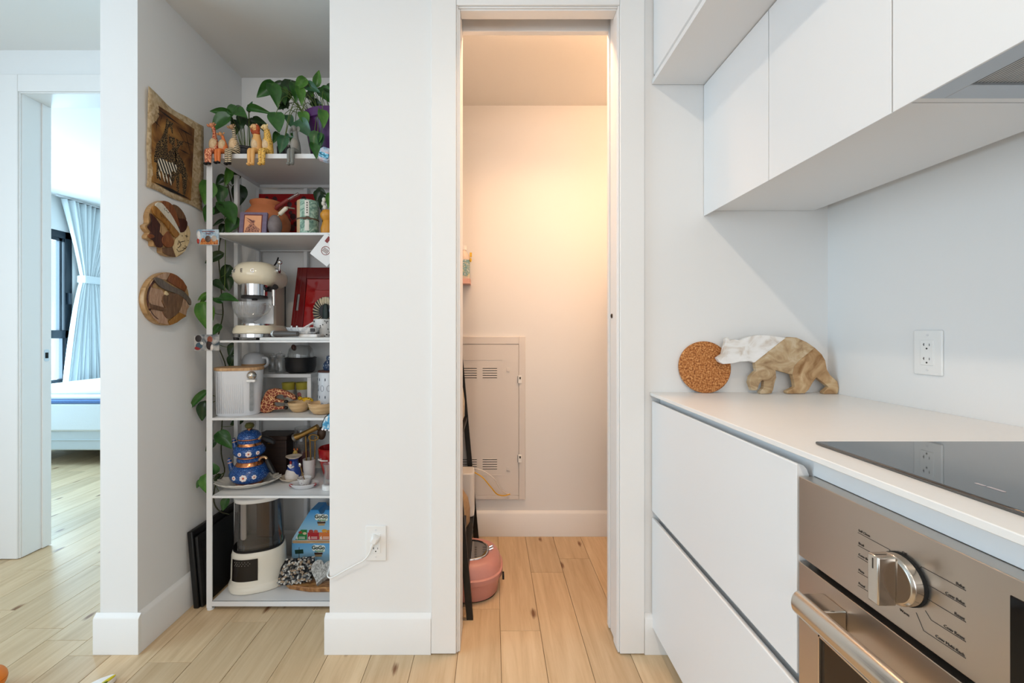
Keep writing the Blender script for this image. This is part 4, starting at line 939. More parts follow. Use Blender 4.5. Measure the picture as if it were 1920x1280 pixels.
# ------------------------------------------------------------------ shelf sitters on the top shelf
M_HOOF = mat('hoof_black', '#0d0b0a', .4); M_CREAM = pattern('cream_belly', 'noise', '#d9bb93', '#cba97f', 30, c3='#e2c8a4', rough=.5)
def sitter(name, label, x, coat, legm, hoofm, headm, neck=.03, s=1.0, kind='giraffe', Y=SF - .0072, yaw=0):
    t = thing(name, ((x - VX) / F * (SF + .015), Y, SZ[0] + .0016), label, 'figurine', 'animal shelf sitters', (0, 0, R(yaw)))
    t.scale = (s, s, s)
    bodyR = {'giraffe': [.013, .0175, .0185, .014, .0075], 'lion': [.017, .0185, .0185, .0185, .016], 'elephant': [.015, .0165, .0165, .0145, .012]}[('lion' if kind in ('lion', 'cheetah') else 'elephant' if kind == 'elephant' else 'giraffe')]
    zs_ = [.002, .014, .030, .050, .062]
    m = MB(); m.tube([(0, .026 - .002 * i, z) for i, z in enumerate(zs_)], bodyR, 16); 
    nt = .062 + neck
    m.tube([(0, .020, .056), (0, .018, .062 + neck * .5), (0, .014, nt)], [bodyR[3] * .8, bodyR[4] * .8, .0065 if kind in ('giraffe', 'zebra', 'ostrich') else .010], 14)
    obj('body', m, coat, t, smooth=60)
    m = MB(); m.ell((-.002, .0165, .037), (.0172, .0178, .029), 18, 12); obj('belly', m, M_CREAM if kind != 'elephant' else mat('elephant_belly', '#8d857a', .55), t)
    hz = nt + .004
    if kind in ('giraffe', 'zebra', 'ostrich'):
        m = MB(); m.ell((-.002, .008, hz), (.0075, .012, .0085), rot=(R(-20), 0, R(18))); m.ell((-.006, -.004, hz - .004), (.0046, .0078, .0042), rot=(R(-15), 0, R(18))); hd_ = obj('head', m, headm, t, smooth=60)
        for sx in (-1, 1):
            m = MB(); m.ell((sx * .010 - .002, .014, hz + .006), (.006, .002, .0035), 10, 6, rot=(0, R(-sx * 25), 0)); obj('ear', m, coat if kind != 'ostrich' else headm, hd_)
            if kind != 'ostrich':
                m = MB(); m.tube([(sx * .0035 - .002, .012, hz + .006), (sx * .0045 - .002, .014, hz + .015)], [.0015, .002], 6); obj('horn', m, headm, hd_)
            m = MB(); m.ell((sx * .006 - .003, .001, hz + .003), .0012, 8, 6); obj('eye', m, M_HOOF, hd_)
    elif kind in ('lion', 'cheetah'):
        m = MB(); m.ell((-.003, .008, hz + .002), (.0125, .0115, .0115)); m.ell((-.005, -.002, hz - .002), (.007, .006, .005)); hd_ = obj('head', m, headm, t, smooth=60)
        for sx in (-1, 1):
            m = MB(); m.ell((sx * .010 - .003, .010, hz + .011), (.0042, .0025, .0042), 10, 6); obj('ear', m, headm, hd_)
            m = MB(); m.ell((sx * .0045 - .005, -.0025, hz + .005), .0012, 8, 6); obj('eye', m, M_HOOF, hd_)
        m = MB(); m.ell((-.006, -.008, hz), (.0022, .0015, .0015), 8, 6); obj('nose', m, M_HOOF, hd_)
        if kind == 'lion':
            m = MB()
            for k in range(14):
                a = 2 * PI * k / 14; m.ell((-.002 + .0145 * math.cos(a), .013, hz - .004 + .0135 * math.sin(a)), (.0065, .008, .0065), 8, 6)
            m.ell((0, .014, hz - .018), (.0175, .012, .010)); obj('mane', m, mat('mane_rust', '#a3441f', .6, noise=.4, nscale=200), t)
    else:
        m = MB(); m.ell((-.002, .010, hz + .002), (.0125, .012, .014)); m.tube(smooth_path([(-.003, .0, hz), (-.005, -.009, hz - .012), (-.005, -.010, hz - .026), (-.004, -.004, hz - .034)]), [.0055 - .0002 * i for i in range(16)], 8); hd_ = obj('head', m, headm, t, smooth=60)
        for sx in (-1, 1):
            m = MB(); m.ell((sx * .016 - .002, .015, hz + .002), (.009, .002, .012), 12, 8); obj('ear', m, headm, hd_)
    for sx in (-1, 1):
        m = MB(); m.tube(smooth_path([(sx * .0078, .020, .009), (sx * .0078, -.001, .0095), (sx * .0078, -.0085, .002), (sx * .0078, -.0095, -.022), (sx * .0078, -.0098, -.046)], 4), [.0088] * 5 + [.0086] * 4 + [.0080] * 4 + [.0068] * 4, 12); obj('leg', m, legm, t, smooth=60)
        m = MB(); m.ell((sx * .0082, -.0125, -.0485), (.0068, .0095, .0055), 12, 8); obj('hoof', m, hoofm, t)
    return t
M_GIR = pattern('giraffe_coat', 'patch', '#9b2f18', '#e9a878', 125, .06)
M_GIRL = pattern('giraffe_legs', 'spot', '#eaa37a', '#a33c20', 170, .42)
M_OST = mat('orange_coat', '#d9763a', .45, noise=.12, nscale=60)
M_ZEB = pattern('zebra_coat', 'stripe', '#d8c4a0', '#1b1512', 42, .45, dist=1.5)
M_LIO = mat('lion_coat', '#dba562', .45, noise=.08, nscale=80); M_LIOF = mat('lion_face', '#dfae7a', .45, noise=.25, nscale=180)
M_CHE = pattern('cheetah_coat', 'spot', '#dfae52', '#1e140b', 210, .28)
M_ELE = mat('elephant_coat', '#77766f', .55, noise=.15, nscale=90)
sitter('giraffe_figurine', 'tall spotted giraffe sitter at the shelf end by the post', 401, M_GIR, M_GIRL, M_HOOF, mat('giraffe_face', '#d98f68', .45, noise=.2, nscale=150), .046, yaw=-18)
sitter('ostrich_figurine', 'small plain orange sitter between the giraffe and the zebra', 418, M_OST, M_OST, M_HOOF, mat('ostrich_face', '#c98f5c', .5, noise=.3, nscale=150), .020, .9, 'ostrich', yaw=-18)
sitter('zebra_figurine', 'black-striped zebra sitter beside the small orange one', 438, M_ZEB, M_ZEB, M_HOOF, mat('zebra_face', '#b08a68', .5, noise=.4, nscale=160), .040, 1.0, 'zebra', yaw=-18)
sitter('lion_figurine', 'lion sitter with rust-coloured mane next to the cheetah', 480, M_LIO, M_LIO, M_LIO, M_LIOF, .034, 1.05, 'lion', yaw=-15)
sitter('cheetah_figurine', 'yellow spotted cheetah sitter next to the lion', 500, M_CHE, M_CHE, M_CHE, mat('cheetah_face', '#e2c58c', .45, noise=.2, nscale=200), .036, 1.02, 'cheetah', yaw=-18)
sitter('elephant_figurine', 'grey elephant sitter alone under the pothos leaves', 553, M_ELE, M_ELE, M_ELE, M_ELE, .030, 1.02, 'elephant', yaw=-15)

# ------------------------------------------------------------------ magnets on the unit
def magnet(name, label, x0, x1, y0, y1, Y, build, rot=0):
    a, b = px(x0, y1, Y), px(x1, y0, Y); c = (a + b) / 2; w_, h_ = b.x - a.x, b.z - a.z
    t = thing(name, (c.x, Y + .003, c.z), label, 'magnet', None, (0, R(rot), 0)); build(t, w_, h_); return t
def flat(t, nm, P, mt, d0, d1=None):
    m = MB(); m.prism(P, -d0, -(d1 if d1 is not None else d0 + .0006), 'y'); return obj(nm, m, mt, t)
def mag1(t, w_, h_):
    P = [(-.5, .42), (-.42, .5), (.5, .5), (.5, -.5), (-.36, -.5), (-.40, -.2), (-.5, .1)]
    flat(t, 'plate', [(a * w_, b * h_) for a, b in P], pattern('magnet_print', 'noise', '#9fb8c8', '#6f8ba6', 30, c3='#d8dfe2', rough=.4), 0, .004)
    flat(t, 'ground', [(a * w_, b * h_) for a, b in [(-.35, -.48), (.48, -.48), (.48, -.18), (.1, -.1), (-.3, -.2)]], pattern('magnet_ground', 'noise', '#c2703a', '#7d3f1e', 120, c3='#e0ad62', rough=.4), .004)
    for cx, cy, r1, r2, c in ((.02, -.12, .13, .22, '#5b4a42'), (.30, -.10, .12, .2, '#b8aa9c'), (-.20, -.2, .08, .14, '#c06a34'), (-.40, .12, .08, .3, '#e9e4de'), (-.42, -.25, .06, .18, '#a82f22')):
        m = MB(); m.ell((cx * w_, -.005, cy * h_), (r1 * w_, .003, r2 * h_), 12, 8); obj('animal', m, mat('magnet_animal', c, .4, noise=.5, nscale=200), t)
    for zz, n_ in ((.36, 11), (.22, 4)):
        m = MB()
        for k in range(n_): m.box((k - n_/2) * .0048 + .004, (k - n_/2) * .0048 + .0075, -.0046, -.0039, zz * h_ - .0018, zz * h_ + .0018)
        obj('lettering', m, mat('magnet_text', '#7c2a1c', .5), t)
magnet('safari_magnet', 'souvenir magnet with animals on the post at the second shelf', 369, 410, 430, 459, SF - .0055, mag1)
def mag2(t, w_, h_):
    flat(t, 'plate', rrect(w_, h_, .002), pattern('photo_print', 'noise', '#8f8f8e', '#33434d', 16, c3='#b9b4ad', rough=.35), 0, .003)
    for cx, cy, r1, r2, c in ((.10, -.15, .12, .30, '#2a1a16'), (.13, .20, .11, .2, '#8a4a34'), (-.30, -.2, .14, .2, '#3c5260'), (-.36, -.35, .12, .12, '#8c2222'), (-.33, .25, .13, .22, '#2b2322'), (-.2, -.05, .07, .1, '#c9c4bc'), (.2, -.3, .06, .2, '#cfc8c0')):
        m = MB(); m.ell((cx * w_, -.0032, cy * h_), (r1 * w_, .0012, r2 * h_), 12, 8); obj('print', m, mat('photo_spot', c, .4, noise=.4, nscale=150), t)
magnet('photo_magnet', 'dark photo magnet on the post at the third shelf', 364, 411, 627, 657, SF - .0055, mag2)
def mag3(t, w_, h_):
    flat(t, 'card', rrect(.088, .105, .002), mat('card_white', '#dedcda', .5), 0, .0015)
    flat(t, 'red_block', rrect(.014, .026, .001, 3, -.020, .036), mat('card_red', '#7d2c2a', .5), .0016)
    m = MB(); pts = [(.017 * math.cos(R(a)), -.002, .017 * math.sin(R(a)) - .005) for a in range(0, 361, 12)]; m.tube(pts, .0013, 5); obj('logo_ring', m, mat('card_logo', '#8a3a36', .5), t)
    m = MB()
    for k in range(-2, 3): m.box(k * .005 - .001, k * .005 + .001, -.0022, -.0015, -.014, .004)
    obj('logo_bars', m, mat('card_logo2', '#6d3a36', .5), t)
a = px(612, 468, SF - .006)
t = thing('white_card', (a.x, SF - .0045, a.z), 'tilted white card with a round logo clipped to the shelf edge', 'card', None, (0, R(38), 0)); mag3(t, 0, 0)
m = MB(); m.box(-.006, .006, -.004, .0030, .03, .05); obj('clip', m, M_BLACK, t)
a = px(610, 289, SF - .010)
t = thing('crystal_magnet', (a.x, SF - .0015, a.z), 'faceted pink and blue crystal magnet on the top shelf edge', 'magnet', None, (0, R(18), 0))
m = MB(); r1 = [(p[0], 0, p[1]) for p in rrect(.058, .060, .012, 1)]; r2 = [(p[0] * .85, -.012, p[1] * .85) for p in rrect(.058, .060, .012, 1)]; r3 = [(p[0] * .45, -.018, p[1] * .45) for p in rrect(.058, .06, .012, 1)]
m.loft([r1, r2, r3]); obj('facets', m, pattern('crystal', 'noise', '#b6c2cf', '#5f7da0', 22, c3='#e2a294', rough=.12, dist=.3), t, smooth=0)
m = MB(); m.prism(rrect(.04, .02, .003, 3, 0, -.008), -.018, -.0186, 'y'); obj('picture', m, pattern('crystal_print', 'noise', '#4aa4c4', '#1d2a3a', 60, c3='#d3e6ee', rough=.2), t)
a = px(613, 792, SF - .008)
t = thing('city_magnet', (a.x, SF - .0015, a.z), 'blue and white arched souvenir magnet on the fourth shelf edge', 'magnet')
arch = [(-.024, -.030), (.03, -.036), (.03, .040), (.010, .040), (-.010, .022), (-.022, -.004)]
flat(t, 'plate', arch, M_BLACK, 0, .004)
flat(t, 'scene', [(x * .86 + .001, z * .86) for x, z in arch], pattern('magnet_city', 'noise', '#4f9fc4', '#e8e8e4', 60, c3='#1e5f8c', rough=.35, dist=.4), .004, .0052)
for cx, cz in ((-.018, -.027), (-.006, -.029), (.008, -.031)):
    m = MB(); m.ell((cx, -.006, cz), (.0045, .002, .0045), 10, 6); obj('letter_bead', m, mat('magnet_bead', '#e9dfe2', .4, noise=.3, nscale=300), t)
# ------------------------------------------------------------------ shelf 2
def frame_box(t, w_, h_, d, mt, nm='frame'):
    return obj(nm, MB().box(-w_/2, w_/2, 0, d, 0, h_), mt, t, bevel=.001)
x_, y_, z_ = on(473, 0, 1, 1.748); z_ += .0022
t = thing('tile_picture', (x_, y_, z_), 'small square tile picture with violet border on the second shelf', 'picture', None, (R(-8), 0, R(4)))
M_VIOLET = mat('violet_border', '#6d6076', .6, noise=.35, nscale=60)
frame_box(t, .108, .090, .012, M_VIOLET)
flat(t, 'maroon_line', rrect(.074, .080, .001, 2, 0, .040), mat('maroon', '#6b2f2c', .6), 0, .0006)
flat(t, 'peach_tile', rrect(.066, .074, .001, 2, 0, .038), mat('peach_tile', '#d99c72', .6, noise=.1, nscale=50), .0006, .0014)
flat(t, 'seated_figure', [(-.030, .004), (.026, .004), (.030, .016), (.012, .030), (.004, .040), (.010, .052), (0, .056), (-.008, .048), (-.026, .056), (-.010, .040), (-.024, .022)], pattern('figure_print', 'spot', '#a8725a', '#5a3330', 160, .35, .6), .0014, .0019)
flat(t, 'horn_line', [(-.028, .066), (-.006, .056), (.006, .044), (.002, .043), (-.010, .051)], mat('figure_line', '#6b3d38', .6), .0019, .0023)

x_, y_, z_ = on(500, 0, 1, 1.885)
M_TERRA = mat('terracotta', '#b0683f', .75, noise=.18, nscale=14, bump=.15, bscale=120)
tp_ = thing('terracotta_pot', (x_, y_, z_), 'round terracotta pot with wide rim on the second shelf', 'pot')
obj('vessel', MB().lathe([(.060, 0), (.066, .003), (.088, .035), (.097, .065), (.096, .088), (.084, .115), (.066, .136), (.060, .145), (.061, .153), (.066, .160), (.066, .167), (.060, .170), (.055, .160), (.055, .140), (.075, .110)], 48), M_TERRA, tp_)
# brush and dropper resting in the pot mouth
def rod(nm, label, cat, pts, r, mt, cap=None):
    c = Vector(pts[0]); t = thing(nm, c, label, cat)
    m = MB(); m.M = Matrix.Translation(-c); m.tube(pts, r, 10); obj('shaft', m, mt, t)
    return t, c
P0, P1, P2 = px(520, 388, 1.84), px(541, 374, 1.84), px(560, 363, 1.84)
t, c = rod('basting_brush', 'red-tipped clear brush resting on the terracotta pot rim', 'brush', [P1 - (P2 - P1) * .1, P2], [.0065, .0065], glass('clear_handle', '#d8b8b4', .08, .3))
m = MB(); m.M = Matrix.Translation(-c); m.tube([P0 + Vector((-.02, .02, -.02)), P0, P1], [.009, .010, .0075], 10); obj('red_bristles', m, mat('brush_red', '#7d2b26', .5), t)
P3, P4 = px(524, 402, 1.79), px(537, 390, 1.80)
t, c = rod('cream_dropper', 'small cream dropper leaning against the terracotta pot', 'dropper', [P3, P4], [.0085, .0085], mat('dropper_cream', '#d9d0bf', .4))
m = MB(); m.M = Matrix.Translation(-c); m.tube([P3 - (P4 - P3) * .35, P3], [.001, .004], 8); obj('needle', m, mat('dropper_tip', '#c8b98f', .3, 1), t)
m = MB(); m.M = Matrix.Translation(-c); m.tube([P4, P4 + (P4 - P3) * .12], [.0075, .006], 8); m.tube([P4 + (P4 - P3) * .1, P4 + Vector((.01, .05, .012))], [.004, .003], 8); obj('bulb', m, mat('dropper_bulb', '#b8a890', .4), t)

x_, y_, z_ = on(515.5, 0, 1, 1.770)
t = tag(obj('stone_egg', MB().lathe([(.0001, 0), (.014, .001), (.023, .012), (.0275, .032), (.026, .052), (.019, .070), (.010, .080), (.0001, .083)], 32), mat('grey_stone', '#6f6565', .55, noise=.3, nscale=50), loc=(x_, y_, z_)), 'mottled grey stone egg in front of the terracotta pot', 'stone')
x_, y_, z_ = on(536, 0, 1, 2.044); z_ += .0015
t = thing('red_gift_box', (x_, y_, z_), 'flat red printed box standing behind the terracotta pot', 'box', None, (R(-3), 0, 0))
M_RED = mat('red_lacquer', '#8f1116', .25); 
frame_box(t, .275, .262, .014, M_RED, 'panel')
M_MOTIF = mat('dark_motif', '#3a0c10', .5)
for cx, cz, r in ((-.06, .235, .013), (-.098, .24, .009), (.08, .235, .014), (.098, .205, .008), (.012, .21, .012), (.045, .215, .009), (.03, .15, .014), (.012, .13, .01), (.045, .115, .012), (.028, .095, .016), (.055, .15, .008), (.018, .17, .009)):
    m = MB(); m.ell((cx, -.0003, cz), (r, .001, r * 1.1), 10, 6); obj('motif', m, M_MOTIF, t)
# wrapped tin
x_, y_, z_ = on(577, 0, 1, 1.785)
t = thing('wrapped_tin', (x_, y_, z_), 'tall tan tin wrapped in green wave-patterned paper', 'tin')
obj('tin', MB().lathe([(.041, 0), (.042, .002), (.042, .138), (.040, .141), (.0001, .141)], 40), mat('tan_card', '#c19f77', .5), t)
m = MB(); vs = []; fs = []
for i in range(25):
    a = R(-110 + i * 8.0)
    for z in (.001, .1405): vs.append((.0428 * math.cos(a), .0428 * math.sin(a), z))
for i in range(24): fs.append((2*i, 2*i+2, 2*i+3, 2*i+1))
obj('wave_paper', MB().add(vs, fs), pattern('wave_paper', 'noise', '#7f9c8b', '#4d6f66', 28, c3='#b3c6b4', rough=.6, dist=3), t, recalc=False)
def curved(t, nm, a0, a1, z0, z1, r, mt):
    vs = []; fs = []; k = 8
    for i in range(k + 1):
        a = R(a0 + (a1 - a0) * i / k); vs += [(r * math.cos(a), r * math.sin(a), z0), (r * math.cos(a), r * math.sin(a), z1)]
    for i in range(k): fs.append((2*i, 2*i+2, 2*i+3, 2*i+1))
    return obj(nm, MB().add(vs, fs), mt, t, recalc=False)
M_PAPER = mat('paper_label', '#d8d4cb', .6)
curved(t, 'paper_label', -82, -60, .072, .136, .0433, M_PAPER); curved(t, 'paper_label', -82, -60, .012, .055, .0433, M_PAPER)
m = MB()
for k in range(5): m.box(-.0015, .003, -.0002, .0002, .083 + k * .010, .0885 + k * .010)
o = obj('printed_characters', m, M_PRINT, t); o.location = (.0436 * math.cos(R(-71)), .0436 * math.sin(R(-71)), 0); o.rotation_euler = (0, 0, R(19))
m = MB(); m.lathe([(.0436, .060), (.0446, .063), (.0436, .066)], 40); obj('twine', m, mat('twine', '#5b4a3a', .8), t)
m = MB(); m.ell((.021, -.040, .064), (.011, .003, .005), rot=(0, R(25), R(19))); m.ell((.008, -.043, .062), (.010, .003, .005), rot=(0, R(-20), R(10))); obj('bow', m, mat('bow', '#5a4537', .8, noise=.4, nscale=150), t)
x_, y_, z_ = on(614, 0, 1, 1.79)
t = thing('yellow_vase', (x_, y_, z_), 'ochre double-gourd vase with white flowers on the second shelf', 'vase')
obj('gourd', MB().lathe([(.022, 0), (.026, .006), (.027, .03), (.020, .055), (.018, .062), (.028, .078), (.029, .09), (.020, .105), (.010, .109)], 28), mat('ochre_glaze', '#c8882a', .4), t)
for cx, cz in ((-.010, .118), (-.016, .135), (.004, .13), (-.013, .150)):
    m = MB(); m.ell((cx, -.005, cz), (.008, .007, .010), 10, 8); obj('flower', m, mat('petal', '#dcd8cc', .6), t)
x_, y_, z_ = on(603, 0, 1, 2.0)
pp4 = thing('climbing_sprig', (x_, y_, z_ ), 'dark green sprig of leaves behind the wrapped tin', 'plant')
stem(pp4, [Vector((x_, y_, z_)), Vector((x_ + .005, y_, z_ + .1)), px(600, 372, 2.0)], .002)
for i, (b, tt, k, Y, wr) in enumerate((((600, 360), (592, 378), 0, 1.98, 1.3), ((606, 368), (600, 392), 0, 1.96, .8), ((595, 356), (612, 364), 0, 1.99, 1.0), ((617, 364), (615, 390), 2, 1.76, .6))): place_leaf(pp4, b, tt, k, Y, Y, wr, 0, i)

# ------------------------------------------------------------------ shelf 3: espresso machine and friends
M_CREAMENAM = mat('cream_enamel', '#e6dcc3', .16, coat=.4); M_DGREY = mat('dark_plastic', '#2d2b2c', .35)
x_, y_ = -1.035, 1.905
em = thing('espresso_machine', (x_, y_, SZ[2] + .0004), 'retro cream espresso machine with chrome base', 'espresso machine', None, (0, 0, R(7)))
def rr3(w_, d, r, z, cy=0): return [(a, b, z) for a, b in rrect(w_, d, r, 6, 0, cy)]
for sx in (-.055, .055):
    for sy in (-.11, .11): obj('foot', MB().lathe([(.010, 0), (.012, .012)], 14, (sx, sy, 0)), M_DGREY, em)
m = MB(); m.loft([rr3(.150, .270, .07, .009), rr3(.158, .278, .074, .012), rr3(.158, .278, .074, .026), rr3(.152, .272, .072, .029)]); obj('chrome_ring', m, M_CHROME, em)
m = MB(); m.loft([rr3(.166, .286, .078, .028), rr3(.170, .290, .080, .034), rr3(.160, .280, .076, .052), rr3(.142, .262, .066, .062)]); obj('base', m, M_CREAMENAM, em)
m = MB(); m.loft([rr3(.110, .120, .05, .062, -.06), rr3(.110, .120, .05, .069, -.06)]); obj('drip_tray', m, M_CHROME, em)
m = MB(); m.loft([rr3(.122, .135, .02, .060, .062), rr3(.122, .135, .02, .265, .062)]); obj('column', m, mat('column_beige', '#b8aa98', .4), em)
m = MB(); m.box(-.056, .056, -.0085, -.0045, .070, .235); obj('front_plate', m, mat('plate_white', '#dcdcdc', .2), em)
m = MB(); m.box(.0605, .0625, .115, .127, .062, .25); obj('side_trim', m, M_DGREY, em)
m = MB()
HP = [(.185, .62, .62), (.192, .80, .82), (.205, .93, .93), (.225, 1.0, 1.0), (.250, .99, .99), (.272, .90, .91), (.290, .72, .75), (.298, .50, .55), (.302, .25, .3)]
m.loft([[(a * f, b * g + .004, z) for a, b in rrect(.176, .295, .086, 8)] for z, f, g in [(.232 + (z - .185) * .925, f, g) for z, f, g in HP]]); obj('head', m, M_CREAMENAM, em, smooth=60)
obj('head_cap', MB().lathe([(.012, .337), (.014, .343), (.0001, .344)], 16, (.0, .02, 0)), M_DGREY, em)
obj('group_head', MB().lathe([(.048, .186), (.052, .190), (.052, .238)], 36, (0, -.065, 0)), M_CHROME, em)
obj('group_base', MB().lathe([(.010, .170), (.012, .176), (.050, .178), (.052, .187)], 36, (0, -.065, 0)), M_DGREY, em)
m = MB(); m.tube([(.080, -.05, .300), (.098, -.055, .300)], [.013, .010], 14); m.tube([(.096, -.055, .300), (.099, -.055, .330)], .0035, 8); m.ell((.099, -.055, .338), .0105); obj('steam_lever', m, M_CHROME, em)
m = MB(); m.tube([(.045, -.03, .222), (.070, -.06, .218), (.090, -.075, .230)], [.010, .010, .012], 12); obj('lever_grip', m, M_DGREY, em)
m = MB(); m.tube([(.080, -.07, .216), (.081, -.072, .148)], [.0085, .0075], 14); obj('steam_wand', m, M_STEEL2, em)
for ch, a in (('S', -160), ('M', -132), ('E', -104), ('G', -76)):
    aa = R(a)
    textmesh('emblem_letter', ch, .021, M_CHROME, em, (.0866 * math.cos(aa), -.0572 + .0868 * math.sin(aa), .288), (R(86), 0, aa + R(90)), extrude=.0012, align='CENTER', bold=.0004)
m = MB(); m.tube(smooth_path([(.01, .09, .33), (.02, .12, .36), (.025, .135, .39)]), .0035, 8); obj('cord', m, M_BLACK, em)
# ribbed glass cup on the drip tray
M_GLASS = glass('clear_glass', '#f3f4f4', .05, .12, .08)
mc = px(470, 600, 1.835)
gc = thing('glass_cup', (mc.x, 1.826, SZ[2] + .0004 + .0700), 'ribbed clear glass cup on the espresso machine tray', 'cup')
rings = []
for r, z in ((.026, 0), (.028, .003), (.016, .010), (.026, .018), (.042, .034), (.054, .058), (.060, .085), (.062, .108), (.0625, .122)):
    z *= .74
    rings.append([(r * (1 + (.018 if k % 2 and r > .03 else 0)) * math.cos(2*PI*k/96), r * (1 + (.018 if k % 2 and r > .03 else 0)) * math.sin(2*PI*k/96), z) for k in range(96)])
rings += [[(p[0] * .955, p[1] * .955, p[2] + dz) for p in rings[-i]] for i, dz in ((1, 0), (2, 0), (3, 0), (4, 0), (5, .002))]
m = MB(); m.loft(rings); obj('bowl', m, glass('ribbed_glass', '#f2f3f4', .12, .10, .22), gc, smooth=15)
m = MB(); m.tube(smooth_path([(.058, -.005, .080), (.085, -.008, .082), (.092, -.008, .066), (.075, -.006, .044), (.050, -.004, .034)]), .0048, 8); obj('handle', m, M_GLASS, gc)
# white tray, portafilter, dish, mug
x_, y_, z_ = on(0, 0, 2, 1.80)
wt = tag(obj('white_tray', MB().prism(rrect(.40, .125, .01), 0, .012, 'z'), mat('tray_white', '#d9d8d4', .35), loc=(-.755, 1.802, z_), bevel=.002), 'thin white rectangular tray on the third shelf', 'tray')
tz = z_ + .0124
a = px(513, 625, 1.765)
pf = thing('portafilter', (a.x, 1.765, tz), 'grey coffee portafilter handle with a round steel end', 'portafilter', None, (0, 0, R(-28)))
m = MB(); m.tube([(.004, 0, .0145), (.03, .012, .0145), (.11, .03, .0145)], [.0115, .0125, .010], 16); obj('handle', m, mat('handle_grey', '#55504c', .4), pf)
m = MB(); m.tube([(-.004, -.001, .0145), (.006, .001, .0145)], [.0135, .0135], 24); obj('end_cap', m, mat('cap_steel', '#d2dade', .3, .6), pf, bevel=.002)
sb = px(570, 630, 1.80)
so = tag(obj('marble_slab', MB().prism(rrect(.142, .075, .006), 0, .0125, 'z'), M_MARBLE, loc=(sb.x, 1.798, tz), bevel=.002), 'small marble slab under the boat-shaped dish', 'board')
dz_ = tz + .0129
di = thing('marble_dish', (px(569, 0, 1.80).x, 1.798, dz_), 'marbled boat-shaped dish on the small slab', 'dish')
M_MARB2 = pattern('dish_marble', 'noise', '#dcdcdb', '#a9adb2', 30, c3='#ecebea', rough=.25, dist=2)
def oval(rx, ry, z, n=32): return [(rx * math.cos(2*PI*k/n), ry * math.sin(2*PI*k/n), z) for k in range(n)]
m = MB(); m.loft([oval(.045, .022, 0), oval(.052, .026, .003), oval(.066, .034, .018), oval(.072, .037, .028), oval(.069, .034, .028), oval(.060, .028, .016), oval(.045, .02, .008)]); obj('bowl', m, M_MARB2, di)
m = MB(); m.box(.044, .062, -.0355, -.029, .010, .024); obj('dark_square', m, M_DGREY, di, bevel=.001)
for dx in (-.055, -.032): obj('peg', MB().lathe([(.0045, .010), (.0045, .034), (.003, .036)], 12, (dx, .012, 0)), M_CHROME, di)
m = MB(); m.tube([(-.01, .0, .018), (.038, .010, .050)], [.004, .003], 8); obj('stirrer', m, mat('stirrer_white', '#e3d5d2', .4), di)
mg = px(599, 630, 1.845)
mu = thing('dotted_mug', (mg.x + .003, 1.872, SZ[2] + .0005), 'white mug with small dark dots on the third shelf', 'mug')
obj('cup', MB().lathe([(.028, 0), (.032, .004), (.0375, .06), (.038, .090), (.0355, .090), (.034, .06), (.028, .012)], 40), mat('mug_white', '#dcdbd8', .25), mu)
rnd = random.Random(5); m = MB()
for k in range(34):
    a = rnd.uniform(PI, 2*PI); z = rnd.uniform(.012, .084); r = .0325 + .0055 * min(1, z / .06)
    m.ell((r * math.cos(a), r * math.sin(a), z), (.0022, .0022, .0028), 8, 6)
obj('dots', m, M_DGREY, mu)
m = MB(); m.tube(smooth_path([(-.034, .002, .072), (-.056, -.002, .066), (-.060, -.002, .046), (-.036, 0, .022)]), .0045, 8); obj('handle', m, mat('mug_handle', '#dcd0cc', .3), mu)
# red tray leaning at the back with the zebra piece before it
a = px(553, 503, 2.05)
rt_ = thing('red_tray', (-.80, 2.012, SZ[2] + .0026), 'glossy red wooden tray leaning upright at the back of the third shelf', 'tray', None, (R(-7), 0, 0))
M_REDT = mat('red_gloss', '#9c1214', .12, coat=.5); M_REDD = mat('red_deep', '#6d0b0e', .2, coat=.3)
W0, W1, HT = -.160, .22, .345
m = MB(); q_ = [(W0, 0), (W0 + .02, HT), (W1, HT), (W1, 0)]
for P in ([(W0, 0), (W0 + .02, HT), (W0 + .050, HT), (W0 + .050, HT - .055 - .17 * 0), (W0 + .058, HT - .05), (W0 + .062, .045), (W0 + .05, 0)],): pass
m.prism([(W0, 0), (W0 + .004, .12), (W0 + .022, .12), (W0 + .026, .225), (W0 + .0135, .225), (W0 + .02, HT), (W0 + .07, HT), (W0 + .07, 0)], 0, .012, 'y')   # rim with the grip hole
m = MB()
slot0, slot1 = .135, .215
m.prism([(W0, 0), (W0 + .02, HT), (W0 + .032, HT), (W0 + .012, 0)], 0, .012, 'y')
m.prism([(W0 + .012, 0), (W0 + .012 + .020 * slot0 / HT, slot0), (W0 + .026 + .02 * slot0 / HT, slot0), (W0 + .026, 0)], 0, .012, 'y')
m.prism([(W0 + .012 + .020 * slot1 / HT, slot1), (W0 + .032, HT), (W0 + .046, HT), (W0 + .026 + .02 * slot1 / HT, slot1)], 0, .012, 'y')
m.prism([(W0 + .026, 0), (W0 + .046, HT), (W0 + .066, HT), (W0 + .056, 0)], 0, .012, 'y')
m.prism([(W0 + .066, HT - .055), (W0 + .066, HT), (W1, HT), (W1, HT - .055)], 0, .012, 'y'); m.prism([(W0 + .056, 0), (W0 + .0575, .05), (W1, .05), (W1, 0)], 0, .012, 'y')
obj('rim', m, M_REDD, rt_, bevel=.001)
m = MB(); m.prism([(W0 + .0575, .05), (W0 + .066, HT - .055), (W1, HT - .055), (W1, .05)], .008, .014, 'y'); obj('floor_panel', m, M_REDT, rt_)
m = MB(); m.prism([(W0 + .105, .02), (W0 + .108, HT - .11), (W1, HT - .11), (W1, .02)], .003, .010, 'y'); obj('inner_panel', m, M_REDT, rt_, bevel=.002)
zc = px(606, 585, 1.945)
